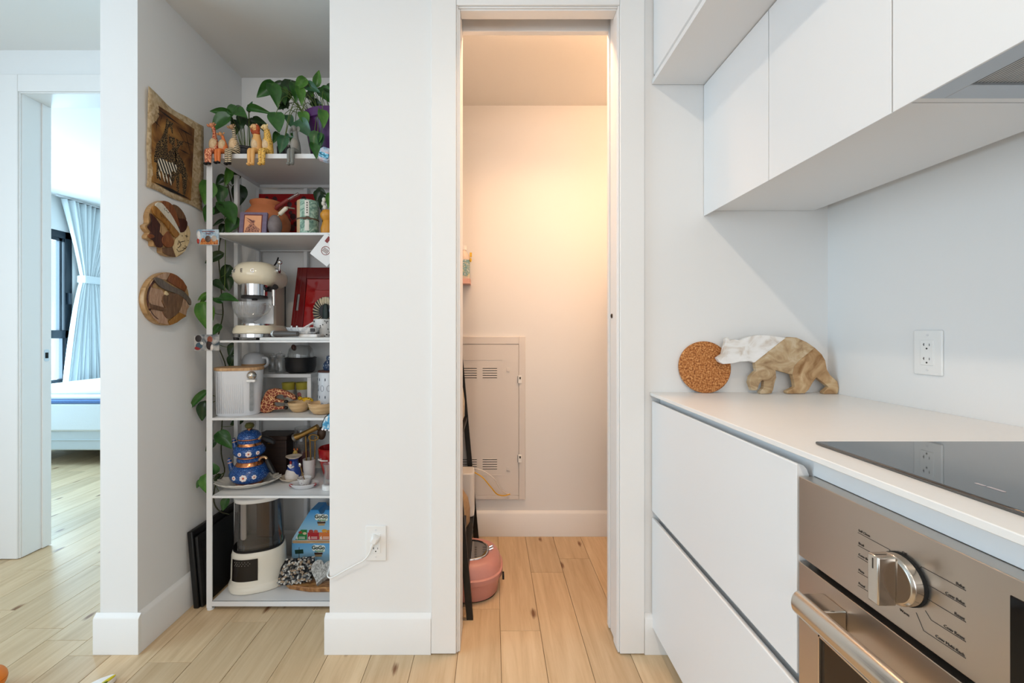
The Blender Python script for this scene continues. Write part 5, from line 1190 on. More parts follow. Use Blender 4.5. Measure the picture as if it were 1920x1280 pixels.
zb = thing('zebra_plaque', (zc.x + .012, 1.948, SZ[2] + .0005), 'black and cream striped zebra face standing in front of the red tray', 'figurine')
m = MB(); m.lathe([(.001, -.004), (.058, -.004), (.060, 0), (.058, .006), (.001, .006)], 40, (0, 0, .128), sy=1.12, axis='y'); m.box(-.012, .012, -.006, .006, 0, .08); obj('face', m, mat('zebra_black', '#15151a', .45), zb)
M_ZC = mat('zebra_cream', '#cfc0a2', .5)
for k in range(12):
    for sd_ in (-1, 1):
        a0 = R(-70 + k * 14); P = []
        for f, wv in ((.030, .002), (.040, .0045), (.050, .0055), (.058, .004)):
            aa = a0 + (f - .03) * 6; P.append((sd_ * f * math.cos(aa), f * math.sin(aa) * 1.12, wv))
        m = MB(); m.tube([(p[0], -.006, p[1] + .128) for p in P], [p[2] * 1.05 for p in P], 6, flat=.5); obj('stripe', m, M_ZC, zb)
m = MB(); m.ell((.0, -.009, .118), (.013, .006, .046)); obj('nose_bridge', m, mat('zebra_nose', '#20302c', .5, noise=.6, nscale=120), zb)
m = MB(); m.ell((.024, -.009, .132), (.008, .003, .011)); obj('eye', m, mat('zebra_eye', '#6f7690', .3), zb)

# ------------------------------------------------------------------ shelf 4
x_, y_ = (449 - VX) / F * 1.815, 1.815
cn = thing('canister', (x_, y_, SZ[3] + .0004), 'white ribbed canister with wooden lid and steel scoop knob', 'canister', None, (0, 0, R(10)))
def ribbed(w_, d, r, z, n=6): return [(a, b, z) for a, b in rrect(w_, d, r, n)]
m = MB(); m.loft([ribbed(.160, .112, .05, .000, 10), ribbed(.170, .120, .055, .006, 10), ribbed(.180, .130, .06, .186, 10), ribbed(.176, .126, .058, .188, 10)]); obj('body', m, mat('canister_white', '#d4d6da', .4), cn)
m = MB()
for k in range(14):
    xx = -.062 + k * .0075; m.box(xx, xx + .0012, -.0635 if abs(xx) < .05 else -.062, -.055, .012, .182)
obj('ribs', m, mat('canister_rib', '#c4c6ca', .4), cn)
m = MB(); m.loft([ribbed(.184, .134, .061, .187, 10), ribbed(.186, .136, .062, .190, 10), ribbed(.186, .136, .062, .197, 10), ribbed(.182, .132, .06, .199, 10)]); obj('lid', m, wood('lid_wood', '#a87d55', '#c19a70', '#d3b086', .5, (3, 14, 1)), cn)
m = MB(); m.box(.050, .084, -.066, -.040, .140, .150); obj('scoop_ledge', m, M_PLASTIC, cn, bevel=.002)
obj('scoop_knob', MB().ell((.068, -.058, .167), .0185, 24, 16), M_STEEL2, cn)
m = MB(); m.M = Matrix.Translation((.066, -.0545, 0)) @ Euler((0, 0, R(32))).to_matrix().to_4x4(); m.prism(rrect(.013, .118, .004, 3, 0, .078), -.004, .004, 'y'); obj('level_window', m, mat('window_grey', '#8d8f90', .2, noise=.3, nscale=60), cn)
# riser
rs = thing('shelf_riser', (-.97, 1.93, SZ[3] + .0004), 'small white riser table standing on the fourth shelf', 'riser')
LR = (-.97, 1.93, SZ[3]); rz = .157
m = LB(LR); m.box(-1.12, -.823, 1.930, 2.070, SZ[3] + rz - .016, SZ[3] + rz); obj('top', m, M_WHITEMETAL, rs, bevel=.0015)
for yy in (1.932, 2.054):
    for xx in (-1.119, -.841):
        m = LB(LR); m.box(xx, xx + .017, yy, yy + .014, SZ[3] + .0002, SZ[3] + rz - .016); obj('leg', m, M_WHITEMETAL, rs, bevel=.001)
RZ = SZ[3] + rz + .001
x_ = (476 - VX) / F * 1.995
t = thing('white_teapot', (x_, 1.997, RZ), 'white round ceramic pot behind the canister on the riser', 'teapot')
obj('pot', MB().lathe([(.028, 0), (.040, .008), (.051, .035), (.050, .06), (.040, .082), (.020, .094), (.0001, .097)], 36), mat('white_ceramic', '#cfd0d2', .25), t)
m = MB(); m.tube(smooth_path([(.045, -.01, .070), (.068, -.014, .066), (.070, -.014, .040), (.046, -.01, .024)]), .006, 8); obj('handle', m, mat('white_ceramic_h', '#cfd0d2', .25), t)
obj('wood_band', MB().lathe([(.0512, .030), (.0518, .036), (.0512, .042)], 36), mat('band_wood', '#b98c5e', .5), t)
for xx, yy, r, h, lb in ((512, 2.035, .020, .070, 'short clear glass jar beside the white teapot'), (526, 1.985, .024, .080, 'clear glass jar beside the black glass-domed bowl')):
    t = thing('glass_jar', ((xx - VX) / F * yy, yy, RZ), lb, 'jar')
    obj('jar', MB().lathe([(r * .9, 0), (r, .004), (r, h * .8), (r * .75, h * .9), (r * .8, h), (r * .75, h), (r * .68, h * .9), (r * .92, h * .78), (r * .92, .008)], 28), M_GLASS, t)
    obj('lid', MB().lathe([(r * .82, h), (r * .84, h + .006), (r * .3, h + .010), (r * .25, h + .02)], 24), M_GLASS, t)
x_ = (564 - VX) / F * 2.0
t = thing('domed_bowl', (x_, 2.0, RZ), 'black bowl with a clear glass dome on the riser', 'bowl')
obj('bowl', MB().lathe([(.050, 0), (.062, .008), (.068, .03), (.068, .066), (.070, .070), (.066, .072), (.060, .070), (.055, .02)], 40), mat('matte_black', '#141417', .45), t)
obj('dome', MB().lathe([(.057, .072), (.056, .090), (.050, .112), (.036, .126), (.001, .130)], 36), glass('dome_glass', '#f1f3f3', .03, .2), t)
obj('wooden_knob', MB().ell((-.014, -.04, .118), (.011, .010, .015), 14, 10, rot=(0, R(-20), 0)), mat('knob_wood', '#3a2018', .5), t)
for xx, yy, lb in ((541, 2.02, 'white printed cup with yellow rim behind the carved giraffe'), (567, 2.03, 'white printed cup with yellow rim beside the riser leg')):
    t = thing('egg_cup', ((xx - VX) / F * yy, yy, SZ[3] + .0005), lb, 'cup', 'yellow-rimmed cups under the riser')
    obj('cup', MB().lathe([(.018, 0), (.020, .003), (.024, .06), (.026, .075)], 28), mat('cup_cream', '#cfcac0', .35), t)
    obj('yellow_rim', MB().lathe([(.0262, .075), (.030, .108), (.028, .108), (.022, .078)], 28), mat('cup_yellow', '#b7a83f', .4), t)
    m = MB(); m.ell((-.004, -.024, .052), (.010, .002, .012), 12, 8); obj('print', m, mat('cup_print', '#a3615f', .5, noise=.5, nscale=200), t)
# carved giraffe with the wooden bowls
gx, gY = 523, 1.835
def gp(p):                              # crop (470,640) scale 8.535
    q = px(470 + p[0] / 8.535, 640 + p[1] / 8.535, gY); return (q.x, q.z)
g0 = (px(gx, 0, gY).x, gY, SZ[3] + .0005)
GB = [(165, 1140), (175, 1070), (180, 1000), (215, 930), (250, 840), (300, 790), (380, 772), (470, 785), (560, 810), (640, 850), (715, 895), (740, 925), (730, 955), (690, 950), (640, 925), (570, 885), (500, 870), (440, 880), (400, 915), (395, 935), (450, 945), (540, 965), (545, 1000), (470, 995), (385, 985), (370, 1030), (385, 1055), (460, 1065), (550, 1060), (550, 1100), (460, 1110), (370, 1115), (330, 1150), (230, 1165)]
t = thing('carved_giraffe', g0, 'carved wooden giraffe bending over a bowl on the fourth shelf', 'figurine')
gzo = g0[2] - min(gp(p)[1] for p in GB)
m = MB(); m.prism([(gp(p)[0] - g0[0], gp(p)[1] - g0[2] + gzo) for p in GB], -.012, .012, 'y'); obj('body', m, pattern('carved_coat', 'patch', '#7a2f18', '#dcae78', 75, .035), t, bevel=.005, seg=3)
for p, r in (((570, 985), (.0085, .009, .007)), ((565, 1085), (.0085, .009, .008))):
    q_ = gp(p); m = MB(); m.ell((q_[0] - g0[0], 0, q_[1] - g0[2] + gzo), r, 12, 8); obj('hoof', m, M_HOOF, t)
q_ = gp((715, 920)); m = MB(); m.ell((q_[0] - g0[0], 0, q_[1] - g0[2] + gzo), (.008, .008, .009), 12, 8); obj('muzzle', m, mat('muzzle_dark', '#3a1a12', .5), t)
M_BOWLW = wood('bowl_wood', '#b58f63', '#cfab7d', '#dcbf95', .5, (1, 1, 10))
def wbowl(xx, yy, r, h, lb):
    t = thing('wooden_bowl', ((xx - VX) / F * yy, yy, SZ[3] + .0005), lb, 'bowl')
    obj('bowl', MB().lathe([(r * .45, 0), (r * .62, .004), (r * .86, h * .45), (r, h), (r * .95, h), (r * .8, h * .5), (r * .5, .010), (.0001, .008)], 36), M_BOWLW, t); return t
wbowl(561, 1.862, .047, .043, 'pale wooden bowl beneath the carved giraffe')
wbowl(604, 1.815, .058, .048, 'larger pale wooden bowl beside the patterned jar')
yx = (574 - VX) / F * 1.90
t = thing('leopard_figure', ((577 - VX) / F * 1.935, 1.918, SZ[3] + .0005), 'yellow black-spotted small animal lying behind the wooden bowls', 'figurine')
M_LEO = pattern('leopard_coat', 'spot', '#e0b321', '#1b1408', 150, .3)
m = MB(); m.ell((0, 0, .036), (.034, .014, .018)); m.box(-.02, .02, -.008, .008, 0, .03); obj('body', m, M_LEO, t, bevel=.002)
m = MB(); m.ell((-.024, -.008, .050), (.010, .009, .009)); obj('head', m, M_LEO, t)
for sx in (-.030, -.020): 
    m = MB(); m.ell((sx, -.008, .058), (.003, .002, .004), 8, 6); obj('ear', m, M_HOOF, t)
jx = (622 - VX) / F * 1.93
t = thing('patterned_jar', (jx, 1.90, SZ[3] + .0005), 'white lidded jar with dark ring pattern on the fourth shelf', 'jar')
obj('jar', MB().lathe([(.044, 0), (.046, .003), (.046, .165), (.044, .170)], 40), mat('jar_white', '#cfd4da', .3), t)
M_NAVY = mat('jar_navy', '#26344c', .4)
for r_ in range(4):
    for k in range(10):
        a = 2 * PI * k / 10 + (PI / 10 if r_ % 2 else 0); z = .025 + r_ * .038
        if r_ % 2 == 0:
            P = []
            for j in range(13):
                b = 2 * PI * j / 12; aa = a + .17 * math.cos(b); P.append((.0463 * math.cos(aa), .0463 * math.sin(aa), z + .013 * math.sin(b)))
            m = MB(); m.tube(P, .0007, 5)
        else: m = MB(); m.ell((.046 * math.cos(a), .046 * math.sin(a), z), (.002, .002, .007), 8, 6)
        if math.sin(a) < .2: obj('ring_pattern', m, M_NAVY, t)
obj('lid', MB().lathe([(.047, .170), (.048, .174), (.044, .178)], 36), mat('jar_rim', '#4a2f2b', .5), t)
obj('lid_knob', MB().lathe([(.022, .178), (.026, .188), (.027, .200), (.020, .214), (.010, .222), (.013, .23), (.011, .24), (.0001, .243)], 28), pattern('knob_pattern', 'spot', '#2c3f5c', '#c5ccd2', 110, .25), t)

# ------------------------------------------------------------------ shelf 5
sx_, sy_ = (466 - VX) / F * 1.845, 1.845
sp_ = thing('shell_platter', (sx_, sy_, SZ[4] + .0005), 'white fluted shell platter under the blue teapots', 'platter', None, (0, 0, R(16)))
def flute(rx, ry, z, amp, n=88, k=11, up=0):
    out = []
    for j in range(n):
        a = 2*PI*j/n; f = 1 + amp * math.cos(k * a * 2); out.append((rx * .76 * f * math.cos(a), ry * .80 * f * math.sin(a), z + up * math.cos(k * a * 2)))
    return out
m = MB(); m.loft([flute(.085, .055, 0, 0), flute(.100, .066, .004, .01), flute(.140, .092, .014, .025, up=.001), flute(.168, .108, .026, .035, up=.002), flute(.165, .105, .028, .035, up=.002), flute(.130, .085, .017, .02, up=.0012), flute(.09, .06, .0105, .005), flute(.02, .015, .0095, 0)]); obj('platter', m, mat('platter_white', '#d9d4ca', .4), sp_, smooth=70)
# two-tier copper and blue teapot
M_COPPER = mat('copper', '#d08a5e', .22, 1)
def enamel():
    m = mat('blue_enamel', '#1f4f96', .22, coat=.3); t = NT(m); b = t.n['Principled BSDF']; mp = t.mapping()
    v = t.new('ShaderNodeTexVoronoi', i_Scale=230.0); t.link(mp.outputs[0], v.inputs['Vector'])
    r = t.ramp(v.outputs['Distance'], [(.10, '#9cc3e2'), (.22, '#2a63ad'), (.5, '#143f7d')]); t.link(r.outputs[0], b.inputs['Base Color']); return m
M_ENAM = enamel(); M_FLOWER = mat('painted_flower', '#e4d9d6', .4); M_FLC = mat('flower_centre', '#c25a36', .4)
px_, py_ = (468 - VX) / F * 1.842, 1.842
tz0 = SZ[4] + .0005 + .0112
def teapot(name, label, z0, prof_blue, prof_cop, belly_r, belly_z, spout, handle, flowers, lid=None):
    t = thing(name, (px_, py_, z0), label, 'teapot', None, (0, 0, R(-12)))
    for P in prof_blue: obj('enamel_body', MB().lathe(P, 48), M_ENAM, t)
    for P in prof_cop: obj('copper_band', MB().lathe(P, 48), M_COPPER, t)
    m = MB(); pts = smooth_path(spout); k = len(pts); m.tube(pts, [.014 - .0075 * i / (k - 1) for i in range(k)], 12); so_ = obj('spout', m, M_ENAM, t)
    n_ = k // 2
    for q_ in (n_ - 1, n_ + 2, n_ + 5):
        m = MB(); m.tube([pts[q_], pts[q_ + 1]], .0115 - .0055 * q_ / (k - 1) + .0012, 12); obj('spout_band', m, mat('spout_pink', '#d9a78c', .35), so_)
    m = MB(); m.tube(smooth_path(handle[0]), .0055, 8); ha = obj('handle', m, mat('handle_brass', '#d3b184', .3, .8), t)
    m = MB(); g = smooth_path(handle[1]); m.tube(g, [.0075 + .004 * math.sin(PI * i / (len(g) - 1)) for i in range(len(g))], 12); obj('handle_grip', m, M_BLACK, ha)
    for a, s_ in flowers:
        aa = R(a)
        for k in range(7):
            b = 2*PI*k/7; rr = .0075 * s_; off = Vector((rr * math.cos(b), 0, rr * math.sin(b))); off.rotate(Euler((0, 0, aa + R(90))))
            c = Vector((belly_r * math.cos(aa), belly_r * math.sin(aa), belly_z)) + off
            m = MB(); m.ell(c, (.0048 * s_, .0022, .0048 * s_), 8, 6, rot=(0, 0, aa + R(90))); obj('flower_petal', m, M_FLOWER, t)
        m = MB(); m.ell((belly_r * 1.01 * math.cos(aa), belly_r * 1.01 * math.sin(aa), belly_z), (.0035 * s_, .003, .0035 * s_), 8, 6, rot=(0, 0, aa + R(90))); obj('flower_centre', m, M_FLC, t)
    return t
teapot('lower_teapot', 'larger blue enamel and copper teapot standing on the shell platter', tz0,
    [[(.055, .010), (.068, .020), (.0765, .035), (.078, .046), (.074, .060), (.062, .076), (.054, .082)], [(.047, .098), (.049, .101), (.049, .110), (.046, .113)]],
    [[(.050, 0), (.053, .002), (.054, .010), (.055, .011)], [(.054, .082), (.052, .088), (.046, .096), (.047, .098)], [(.045, .113), (.045, .1175)]], .0775, .044,
    [(-.066, 0, .040), (-.086, 0, .046), (-.094, 0, .066), (-.103, 0, .092), (-.106, 0, .096)], ([(.048, 0, .102), (.060, 0, .114), (.078, 0, .116), (.088, 0, .106)], [(.086, 0, .108), (.105, -.004, .080), (.128, -.008, .052)]), ((-66, 1.2), (-96, .8), (-36, .8)))
ut = teapot('upper_teapot', 'smaller lidded blue teapot stacked on the larger one', tz0 + .118,
    [[(.047, .001), (.058, .009), (.0635, .020), (.062, .032), (.054, .043), (.047, .047)], [(.044, .058), (.046, .061), (.046, .070), (.044, .072)], [(.047, .078), (.047, .083), (.043, .096), (.032, .106), (.016, .112)]],
    [[(.047, .047), (.044, .053), (.043, .058)], [(.044, .072), (.048, .074), (.048, .078)], [(.010, .112), (.011, .118)]], .0635, .021,
    [(-.052, 0, .018), (-.068, 0, .024), (-.074, 0, .042), (-.080, 0, .064), (-.082, 0, .068)], ([(.046, 0, .074), (.056, 0, .084), (.066, 0, .080)], [(.064, 0, .082), (.095, -.004, .076), (.130, -.008, .064)]), ((-52, 1.0), (-84, .7), (-20, .7)))
obj('lid_knob', MB().lathe([(.010, .117), (.017, .123), (.019, .131), (.014, .140), (.0001, .143)], 20), mat('knob_olive', '#5a5a2c', .4), ut)
# dark box and the rest behind
t = thing('dark_wood_box', ((515 - VX) / F * 2.0, 2.008, SZ[4] + .0005), 'dark brown wooden box behind the teapots', 'box')
obj('box', MB().box(-.075, .075, -.05, .06, 0, .165), wood('dark_box_wood', '#1d120d', '#2b1b13', '#38241a', .5), t, bevel=.003)
obj('box_lid', MB().box(-.078, .078, -.053, .063, .166, .186), wood('dark_lid_wood', '#22150f', '#301f16', '#3d281d', .5), t, bevel=.003)
obj('clasp', MB().box(-.008, .008, -.056, -.053, .150, .180), mat('clasp_brass', '#7a5a30', .4, .8), t)
M_BRASS = mat('aged_brass', '#9b7a45', .35, .9)
t = thing('bean_jar', ((567 - VX) / F * 2.0, 2.005, SZ[4] + .0005), 'tall glass jar of dark beans behind the red pot', 'jar')
obj('glass', MB().lathe([(.038, 0), (.041, .004), (.041, .19), (.035, .205), (.036, .215), (.034, .215)], 32), M_GLASS, t)
obj('beans', MB().lathe([(.036, .115), (.037, .12), (.037, .185), (.001, .190)], 24), mat('beans', '#26160f', .6, noise=.6, nscale=140), t)
obj('red_filling', MB().lathe([(.036, .006), (.037, .01), (.037, .105), (.001, .110)], 24), mat('red_filling', '#6d1c1c', .5, noise=.4, nscale=60), t)
a = px(553, 822, 1.945); b = px(594, 800, 1.955)
cz = thing('utensil_holder', ((580 - VX) / F * 1.93, 1.93, SZ[4] + .0005), 'white ceramic holder carrying brass long-handled coffee spoons', 'utensil holder')
cl = Vector(cz.location); d = 1.93
obj('holder', MB().lathe([(.014, 0), (.022, .003), (.026, .05), (.028, .088), (.025, .088), (.022, .05)], 24), mat('holder_white', '#cfc9c6', .3), cz)
for (p, q_, r) in (((575, 865), (573, 818), .0032), ((583, 860), (581, 815), .0032), ((590, 860), (591, 818), .003)):
    m = MB(); m.M = Matrix.Translation(-cl); m.tube([px(p[0], p[1] + 12, d), px(q_[0], q_[1], d)], r, 8); obj('spoon_handle', m, M_BRASS, cz)
m = MB(); m.M = Matrix.Translation(-cl); m.tube([px(553, 820, d), px(566, 815, d), px(580, 808, d), px(596, 800, d)], [.017, .012, .0115, .0135], 18); obj('brass_grinder', m, M_BRASS, cz)
m = MB(); m.M = Matrix.Translation(-cl); m.tube([px(551, 821, d), px(555, 819, d)], [.0175, .0175], 18); obj('grinder_cap', m, mat('pewter', '#8d8a84', .4, .7), cz)
m = MB(); m.M = Matrix.Translation(-cl); c_ = px(588, 820, d); m.tube([c_ + Vector((.022 * math.cos(R(k)), 0, .013 * math.sin(R(k)))) for k in range(0, 361, 15)], .003, 6); obj('brass_ring', m, M_BRASS, cz)
m = MB(); m.M = Matrix.Translation(-cl); m.ell(px(603, 812, d + .03), (.02, .015, .03)); obj('wooden_head', m, mat('ladle_wood', '#4a3322', .5), cz)
t = thing('giraffe_peg', ((554.5 - VX) / F * 1.945, 1.945, SZ[4] + .0005), 'tiny giraffe-faced peg doll between the dark box and the bean jar', 'figurine')
obj('peg_body', MB().lathe([(.008, 0), (.009, .004), (.008, .09)], 14), mat('peg_dark', '#3a2116', .5), t)
m = MB(); m.ell((0, -.004, .108), (.011, .008, .017)); hd_ = obj('face', m, mat('peg_face', '#b99a4c', .5, noise=.2, nscale=150), t)
for s_ in (-1, 1):
    m = MB(); m.ell((s_ * .007, 0, .127), (.004, .003, .006), 8, 6); obj('ear', m, mat('peg_ear', '#b5602a', .5), hd_)
    m = MB(); m.ell((s_ * .004, -.011, .112), .0016, 8, 6); obj('eye', m, M_HOOF, hd_)
# blue vase on saucer
x_, y_ = (551 - VX) / F * 1.905, 1.905
t = thing('saucer', ((549 - VX) / F * 1.905, y_, SZ[4] + .0005), 'cream saucer beneath the blue folk-art jug', 'saucer')
obj('dish', MB().lathe([(.026, 0), (.030, .002), (.050, .012), (.054, .018), (.052, .019), (.030, .007), (.0001, .006)], 36), mat('saucer_cream', '#d3c4b0', .35), t)
jug = thing('folk_jug', (x_, y_, SZ[4] + .0085), 'blue jug painted with a white-robed figure on a saucer', 'jug')
obj('jug_body', MB().lathe([(.020, 0), (.026, .004), (.030, .025), (.027, .05), (.018, .072), (.016, .080), (.022, .092)], 32), mat('cobalt', '#1c3a80', .3), jug)
obj('flared_rim', MB().lathe([(.022, .092), (.033, .100), (.034, .102), (.030, .102), (.018, .092)], 32), mat('rim_cream', '#d8c9b8', .35), jug)
m = MB(); m.lathe([(.0285, .002), (.0315, .02), (.026, .04), (.012, .056), (.0001, .06)], 24, (-.004, -.006, 0), sy=.95); obj('white_robe', m, mat('robe_white', '#d3cbc4', .5, noise=.15, nscale=80), jug)
m = MB(); m.ell((-.004, -.022, .066), (.006, .005, .007)); m.tube([(-.004, -.024, .054), (.012, -.026, .062)], .0035, 6); m.tube([(-.004, -.024, .054), (-.016, -.022, .066)], .0035, 6); obj('dancer', m, mat('dancer_cream', '#dcd5d2', .5), jug)
m = MB(); m.lathe([(.005, .072), (.0045, .084)], 10, (-.004, -.022, 0)); obj('red_hat', m, mat('hat_red', '#8d2222', .5), jug)
# little oval dish with a tea set
x_, y_ = (570 - VX) / F * 1.815, 1.815
od = thing('oval_dish', (x_, y_, SZ[4] + .0005), 'white oval dish with red spots at its ends', 'dish', None, (0, 0, R(8)))
m = MB(); m.loft([oval(.036, .022, 0), oval(.042, .026, .003), oval(.056, .036, .016), oval(.060, .038, .022), oval(.058, .036, .022), oval(.04, .025, .008), oval(.02, .01, .006)]); obj('dish', m, mat('dish_white', '#d4d2d2', .25), od)
for s_ in (-1, 1):
    m = MB(); m.ell((s_ * .047, -.016, .0175), (.009, .003, .006), 12, 8, rot=(R(-25), R(s_ * -30), 0)); obj('red_spot', m, mat('spot_red', '#8d1f22', .4), od)
t = thing('floral_bowl', (x_ + .002, y_, SZ[4] + .0100), 'small floral glass bowl in the oval dish', 'bowl')
obj('bowl', MB().lathe([(.014, 0), (.018, .002), (.024, .016), (.029, .034), (.027, .034), (.020, .010), (.0001, .006)], 32), pattern('floral_glaze', 'spot', '#cfcbc8', '#7a4a5c', 130, .22, .25), t)
tg = thing('tea_spoon', (x_ + .0, y_ - .002, SZ[4] + .0165), 'gilt spoon standing in the floral bowl', 'spoon')
m = MB(); m.tube([(.008, 0, .002), (-.004, -.006, .05), (-.010, -.008, .075)], [.0022, .0016, .0018], 8); obj('shaft', m, M_BRASS, tg)
m = MB(); m.ell((-.013, -.009, .084), (.006, .003, .009)); obj('finial', m, M_STEEL2, tg)
# red pot and tea glass
t = thing('red_pot', ((623 - VX) / F * 1.93, 1.945, SZ[4] + .0005), 'glossy red enamel pot at the back of the fifth shelf', 'pot')
obj('pot', MB().lathe([(.034, 0), (.040, .004), (.062, .09), (.066, .135), (.062, .14), (.055, .09)], 40), M_REDT, t)
m = MB(); m.tube(smooth_path([(-.035, -.052, .098), (-.040, -.070, .102), (-.02, -.082, .100), (.0, -.07, .096)]), .0035, 8); obj('handle', m, mat('pot_handle', '#d6cfcb', .3), t)
t = thing('tea_glass', ((616 - VX) / F * 1.80, 1.80, SZ[4] + .0005), 'tulip-shaped tea glass on a white stand', 'glass')
obj('stand', MB().lathe([(.024, 0), (.026, .003), (.026, .018), (.022, .020)], 28), M_PLASTIC, t)
obj('glass', MB().lathe([(.018, .0205), (.021, .026), (.022, .045), (.016, .070), (.019, .092), (.024, .108), (.0225, .108), (.017, .09), (.014, .07), (.02, .045), (.018, .026)], 28), M_GLASS, t)

# ------------------------------------------------------------------ bottom shelf
x_, y_ = (487 - VX) / F * 1.87, 1.868
ST = thing('bottle_steriliser', (x_, y_, SZ[5] + .0004), 'cream countertop appliance with smoked clear tank on the bottom shelf', 'appliance', None, (0, 0, R(20)))
M_CREAM2 = mat('cream_plastic', '#dcd6c8', .3)
def se(rx, ry, z, e=2.5, n=64): return sring(0, 0, rx * .83, ry, z, n, e)
m = MB(); m.loft([se(.134, .094, 0), se(.139, .099, .004), se(.139, .099, .024), se(.132, .092, .030), se(.130, .090, .034), se(.128, .088, .10), se(.126, .086, .145), se(.122, .083, .158), se(.116, .078, .164)]); obj('base', m, M_CREAM2, ST, smooth=50)
m = MB(); m.loft([se(.117, .079, .163), se(.119, .081, .166), se(.119, .081, .172), se(.115, .077, .174)]); obj('seal', m, M_BLACK, ST)
m = MB(); m.loft([se(.116, .078, .172), se(.110, .074, .370)], cap=False); obj('tank', m, glass('smoked_tank', '#c4c0be', .04, .12), ST)
m = MB(); m.loft([se(.112, .076, .368), se(.115, .079, .372), se(.115, .079, .384), se(.110, .074, .388), se(.09, .06, .390)]); obj('tank_lid', m, M_PLASTIC, ST)
m = MB(); m.loft([se(.100, .064, .168), se(.100, .064, .186), se(.085, .05, .190)]); obj('inner_rack', m, mat('rack_grey', '#5a5350', .4), ST)
m = MB(); m.M = Euler((0, 0, R(-20))).to_matrix().to_4x4(); m.prism(rrect(.024, .165, .010, 4, -.042, .285), -.052, -.044, 'y'); obj('handle_bar', m, M_PLASTIC, ST, bevel=.003)
m = MB(); m.M = Euler((0, 0, R(-20))).to_matrix().to_4x4(); m.box(-.015, .055, .0, .03, .190, .35); obj('inner_column', m, mat('column_brown', '#5c4a40', .5), ST, bevel=.006)
# display on the front of the base, following its surface
vs, fs = [], []; k_ = 16
for i in range(k_ + 1):
    a = R(214 + (272 - 214) * i / k_); c, s_ = math.cos(a), math.sin(a)
    for z in (.052, .142):
        f = (.1305 - (z - .034) * .03) / .130; vs.append((.1090 * f * math.copysign(abs(c) ** .8, c), .0912 * f * math.copysign(abs(s_) ** .8, s_), z))
for i in range(k_): fs.append((2*i, 2*i+2, 2*i+3, 2*i+1))
dp = obj('display', MB().add(vs, fs), mat('display_brown', '#17110e', .25), ST, recalc=False)
m = MB()
for r_ in range(3):
    for i in range(6):
        a = R(226 + i * 6.6 + (3 if r_ % 2 else 0)); c, s_ = math.cos(a), math.sin(a); z = .132 - r_ * .007
        f = (.1305 - (z - .034) * .03) / .130; m.ell((.1095 * f * math.copysign(abs(c) ** .8, c), .0916 * f * math.copysign(abs(s_) ** .8, s_), z), .0016, 8, 6)
obj('display_dots', m, mat('dots_grey', '#8d8880', .5), dp)
# snack boxes
gx0 = px(547, 0, 1.955).x; GYF = 1.955
M_SKY = None
def boxprint(name, base_z):
    m = mat(name, '#4f9fd8', .45); t = NT(m); b = t.n['Principled BSDF']; mp = t.mapping()
    sx = t.new('ShaderNodeSeparateXYZ'); t.link(mp.outputs[0], sx.inputs[0])
    mr = t.new('ShaderNodeMapRange'); mr.inputs['From Min'].default_value = 0; mr.inputs['From Max'].default_value = .15; t.link(sx.outputs['Z'], mr.inputs['Value'])
    r = t.ramp(mr.outputs[0], [(0, '#b9d9ea'), (.55, '#86bfe2'), (1, '#2f8fd4')]); t.link(r.outputs[0], b.inputs['Base Color']); return m
M_LOGOW = mat('logo_white', '#e9efe9', .5); M_LOGOG = mat('logo_green', '#173a2a', .5); M_LOGOG2 = mat('logo_leaf', '#3f8f4a', .5); M_BROWN = mat('sign_brown', '#4a3325', .6); M_TAN = mat('sign_tan', '#b49a72', .6); M_WTXT = mat('text_white', '#f0eee8', .5)
def gogo(t, cx, cz, s=1.0):
    for (dx, dz, rx, rz_) in ((-.016, .006, .013, .013), (-.004, .006, .011, .012), (.008, .006, .012, .012), (.020, .006, .011, .011), (.006, -.008, .018, .008), (.02, -.006, .010, .009), (-.02, 0, .008, .01)):
        m = MB(); m.ell((cx + dx * s, -.0004, cz + dz * s), (rx * s, .0006, rz_ * s), 16, 6); obj('logo_cloud', m, M_LOGOW, t)
    textmesh('logo_text', 'GoGo', .0225 * s, M_LOGOG, t, (cx, -.0014, cz + .006 * s), (R(90), 0, 0), align='CENTER', bold=.0008 * s)
    textmesh('logo_text', 'squeeZ', .0125 * s, M_LOGOG2, t, (cx + .005 * s, -.0014, cz - .0085 * s), (R(90), 0, 0), align='CENTER', bold=.0003 * s)
    flat(t, 'wooden_sign', [(cx + a * s, cz + b * s) for a, b in ((-.018, -.016), (.019, -.016), (.019, -.024), (-.017, -.025))], M_BROWN, .0003, .001)
    flat(t, 'tan_sign', [(cx + a * s, cz + b * s) for a, b in ((-.015, -.025), (.016, -.025), (.015, -.034), (-.014, -.034))], M_TAN, .0003, .001)
t1 = thing('snack_box', (gx0, GYF, SZ[5] + .0005), 'low blue printed snack box carrying the slanted one', 'box')
hb = .122
obj('carton', MB().box(0, .27, 0, .105, 0, hb), boxprint('box_print_low', 0), t1, bevel=.0012)
gogo(t1, px(597, 0, GYF).x - gx0, H - (1029 - VY) / F * GYF - SZ[5], 1.02)
sg = (px(561, 0, GYF).x - gx0, H - (1034 - VY) / F * GYF - SZ[5])
flat(t1, 'green_sign', [(sg[0] - .020, sg[1] + .008), (sg[0] + .018, sg[1] + .011), (sg[0] + .020, sg[1] - .008), (sg[0] - .018, sg[1] - .010)], M_LOGOG, .0003, .001)
m = MB(); m.box(sg[0] - .001, sg[0] + .001, -.001, 0, sg[1] - .04, sg[1] + .02); obj('sign_post', m, M_BROWN, t1)
for k in range(9):
    m = MB(); m.ell((.02 + k * .026, -.0003, .012 + .012 * ((k * 7) % 5) / 5), (.012, .0006, .009), 10, 6); obj('printed_bush', m, mat('bush', ['#3f6f4a', '#4a7fae', '#7ba05c'][k % 3], .5, noise=.5, nscale=150), t1)
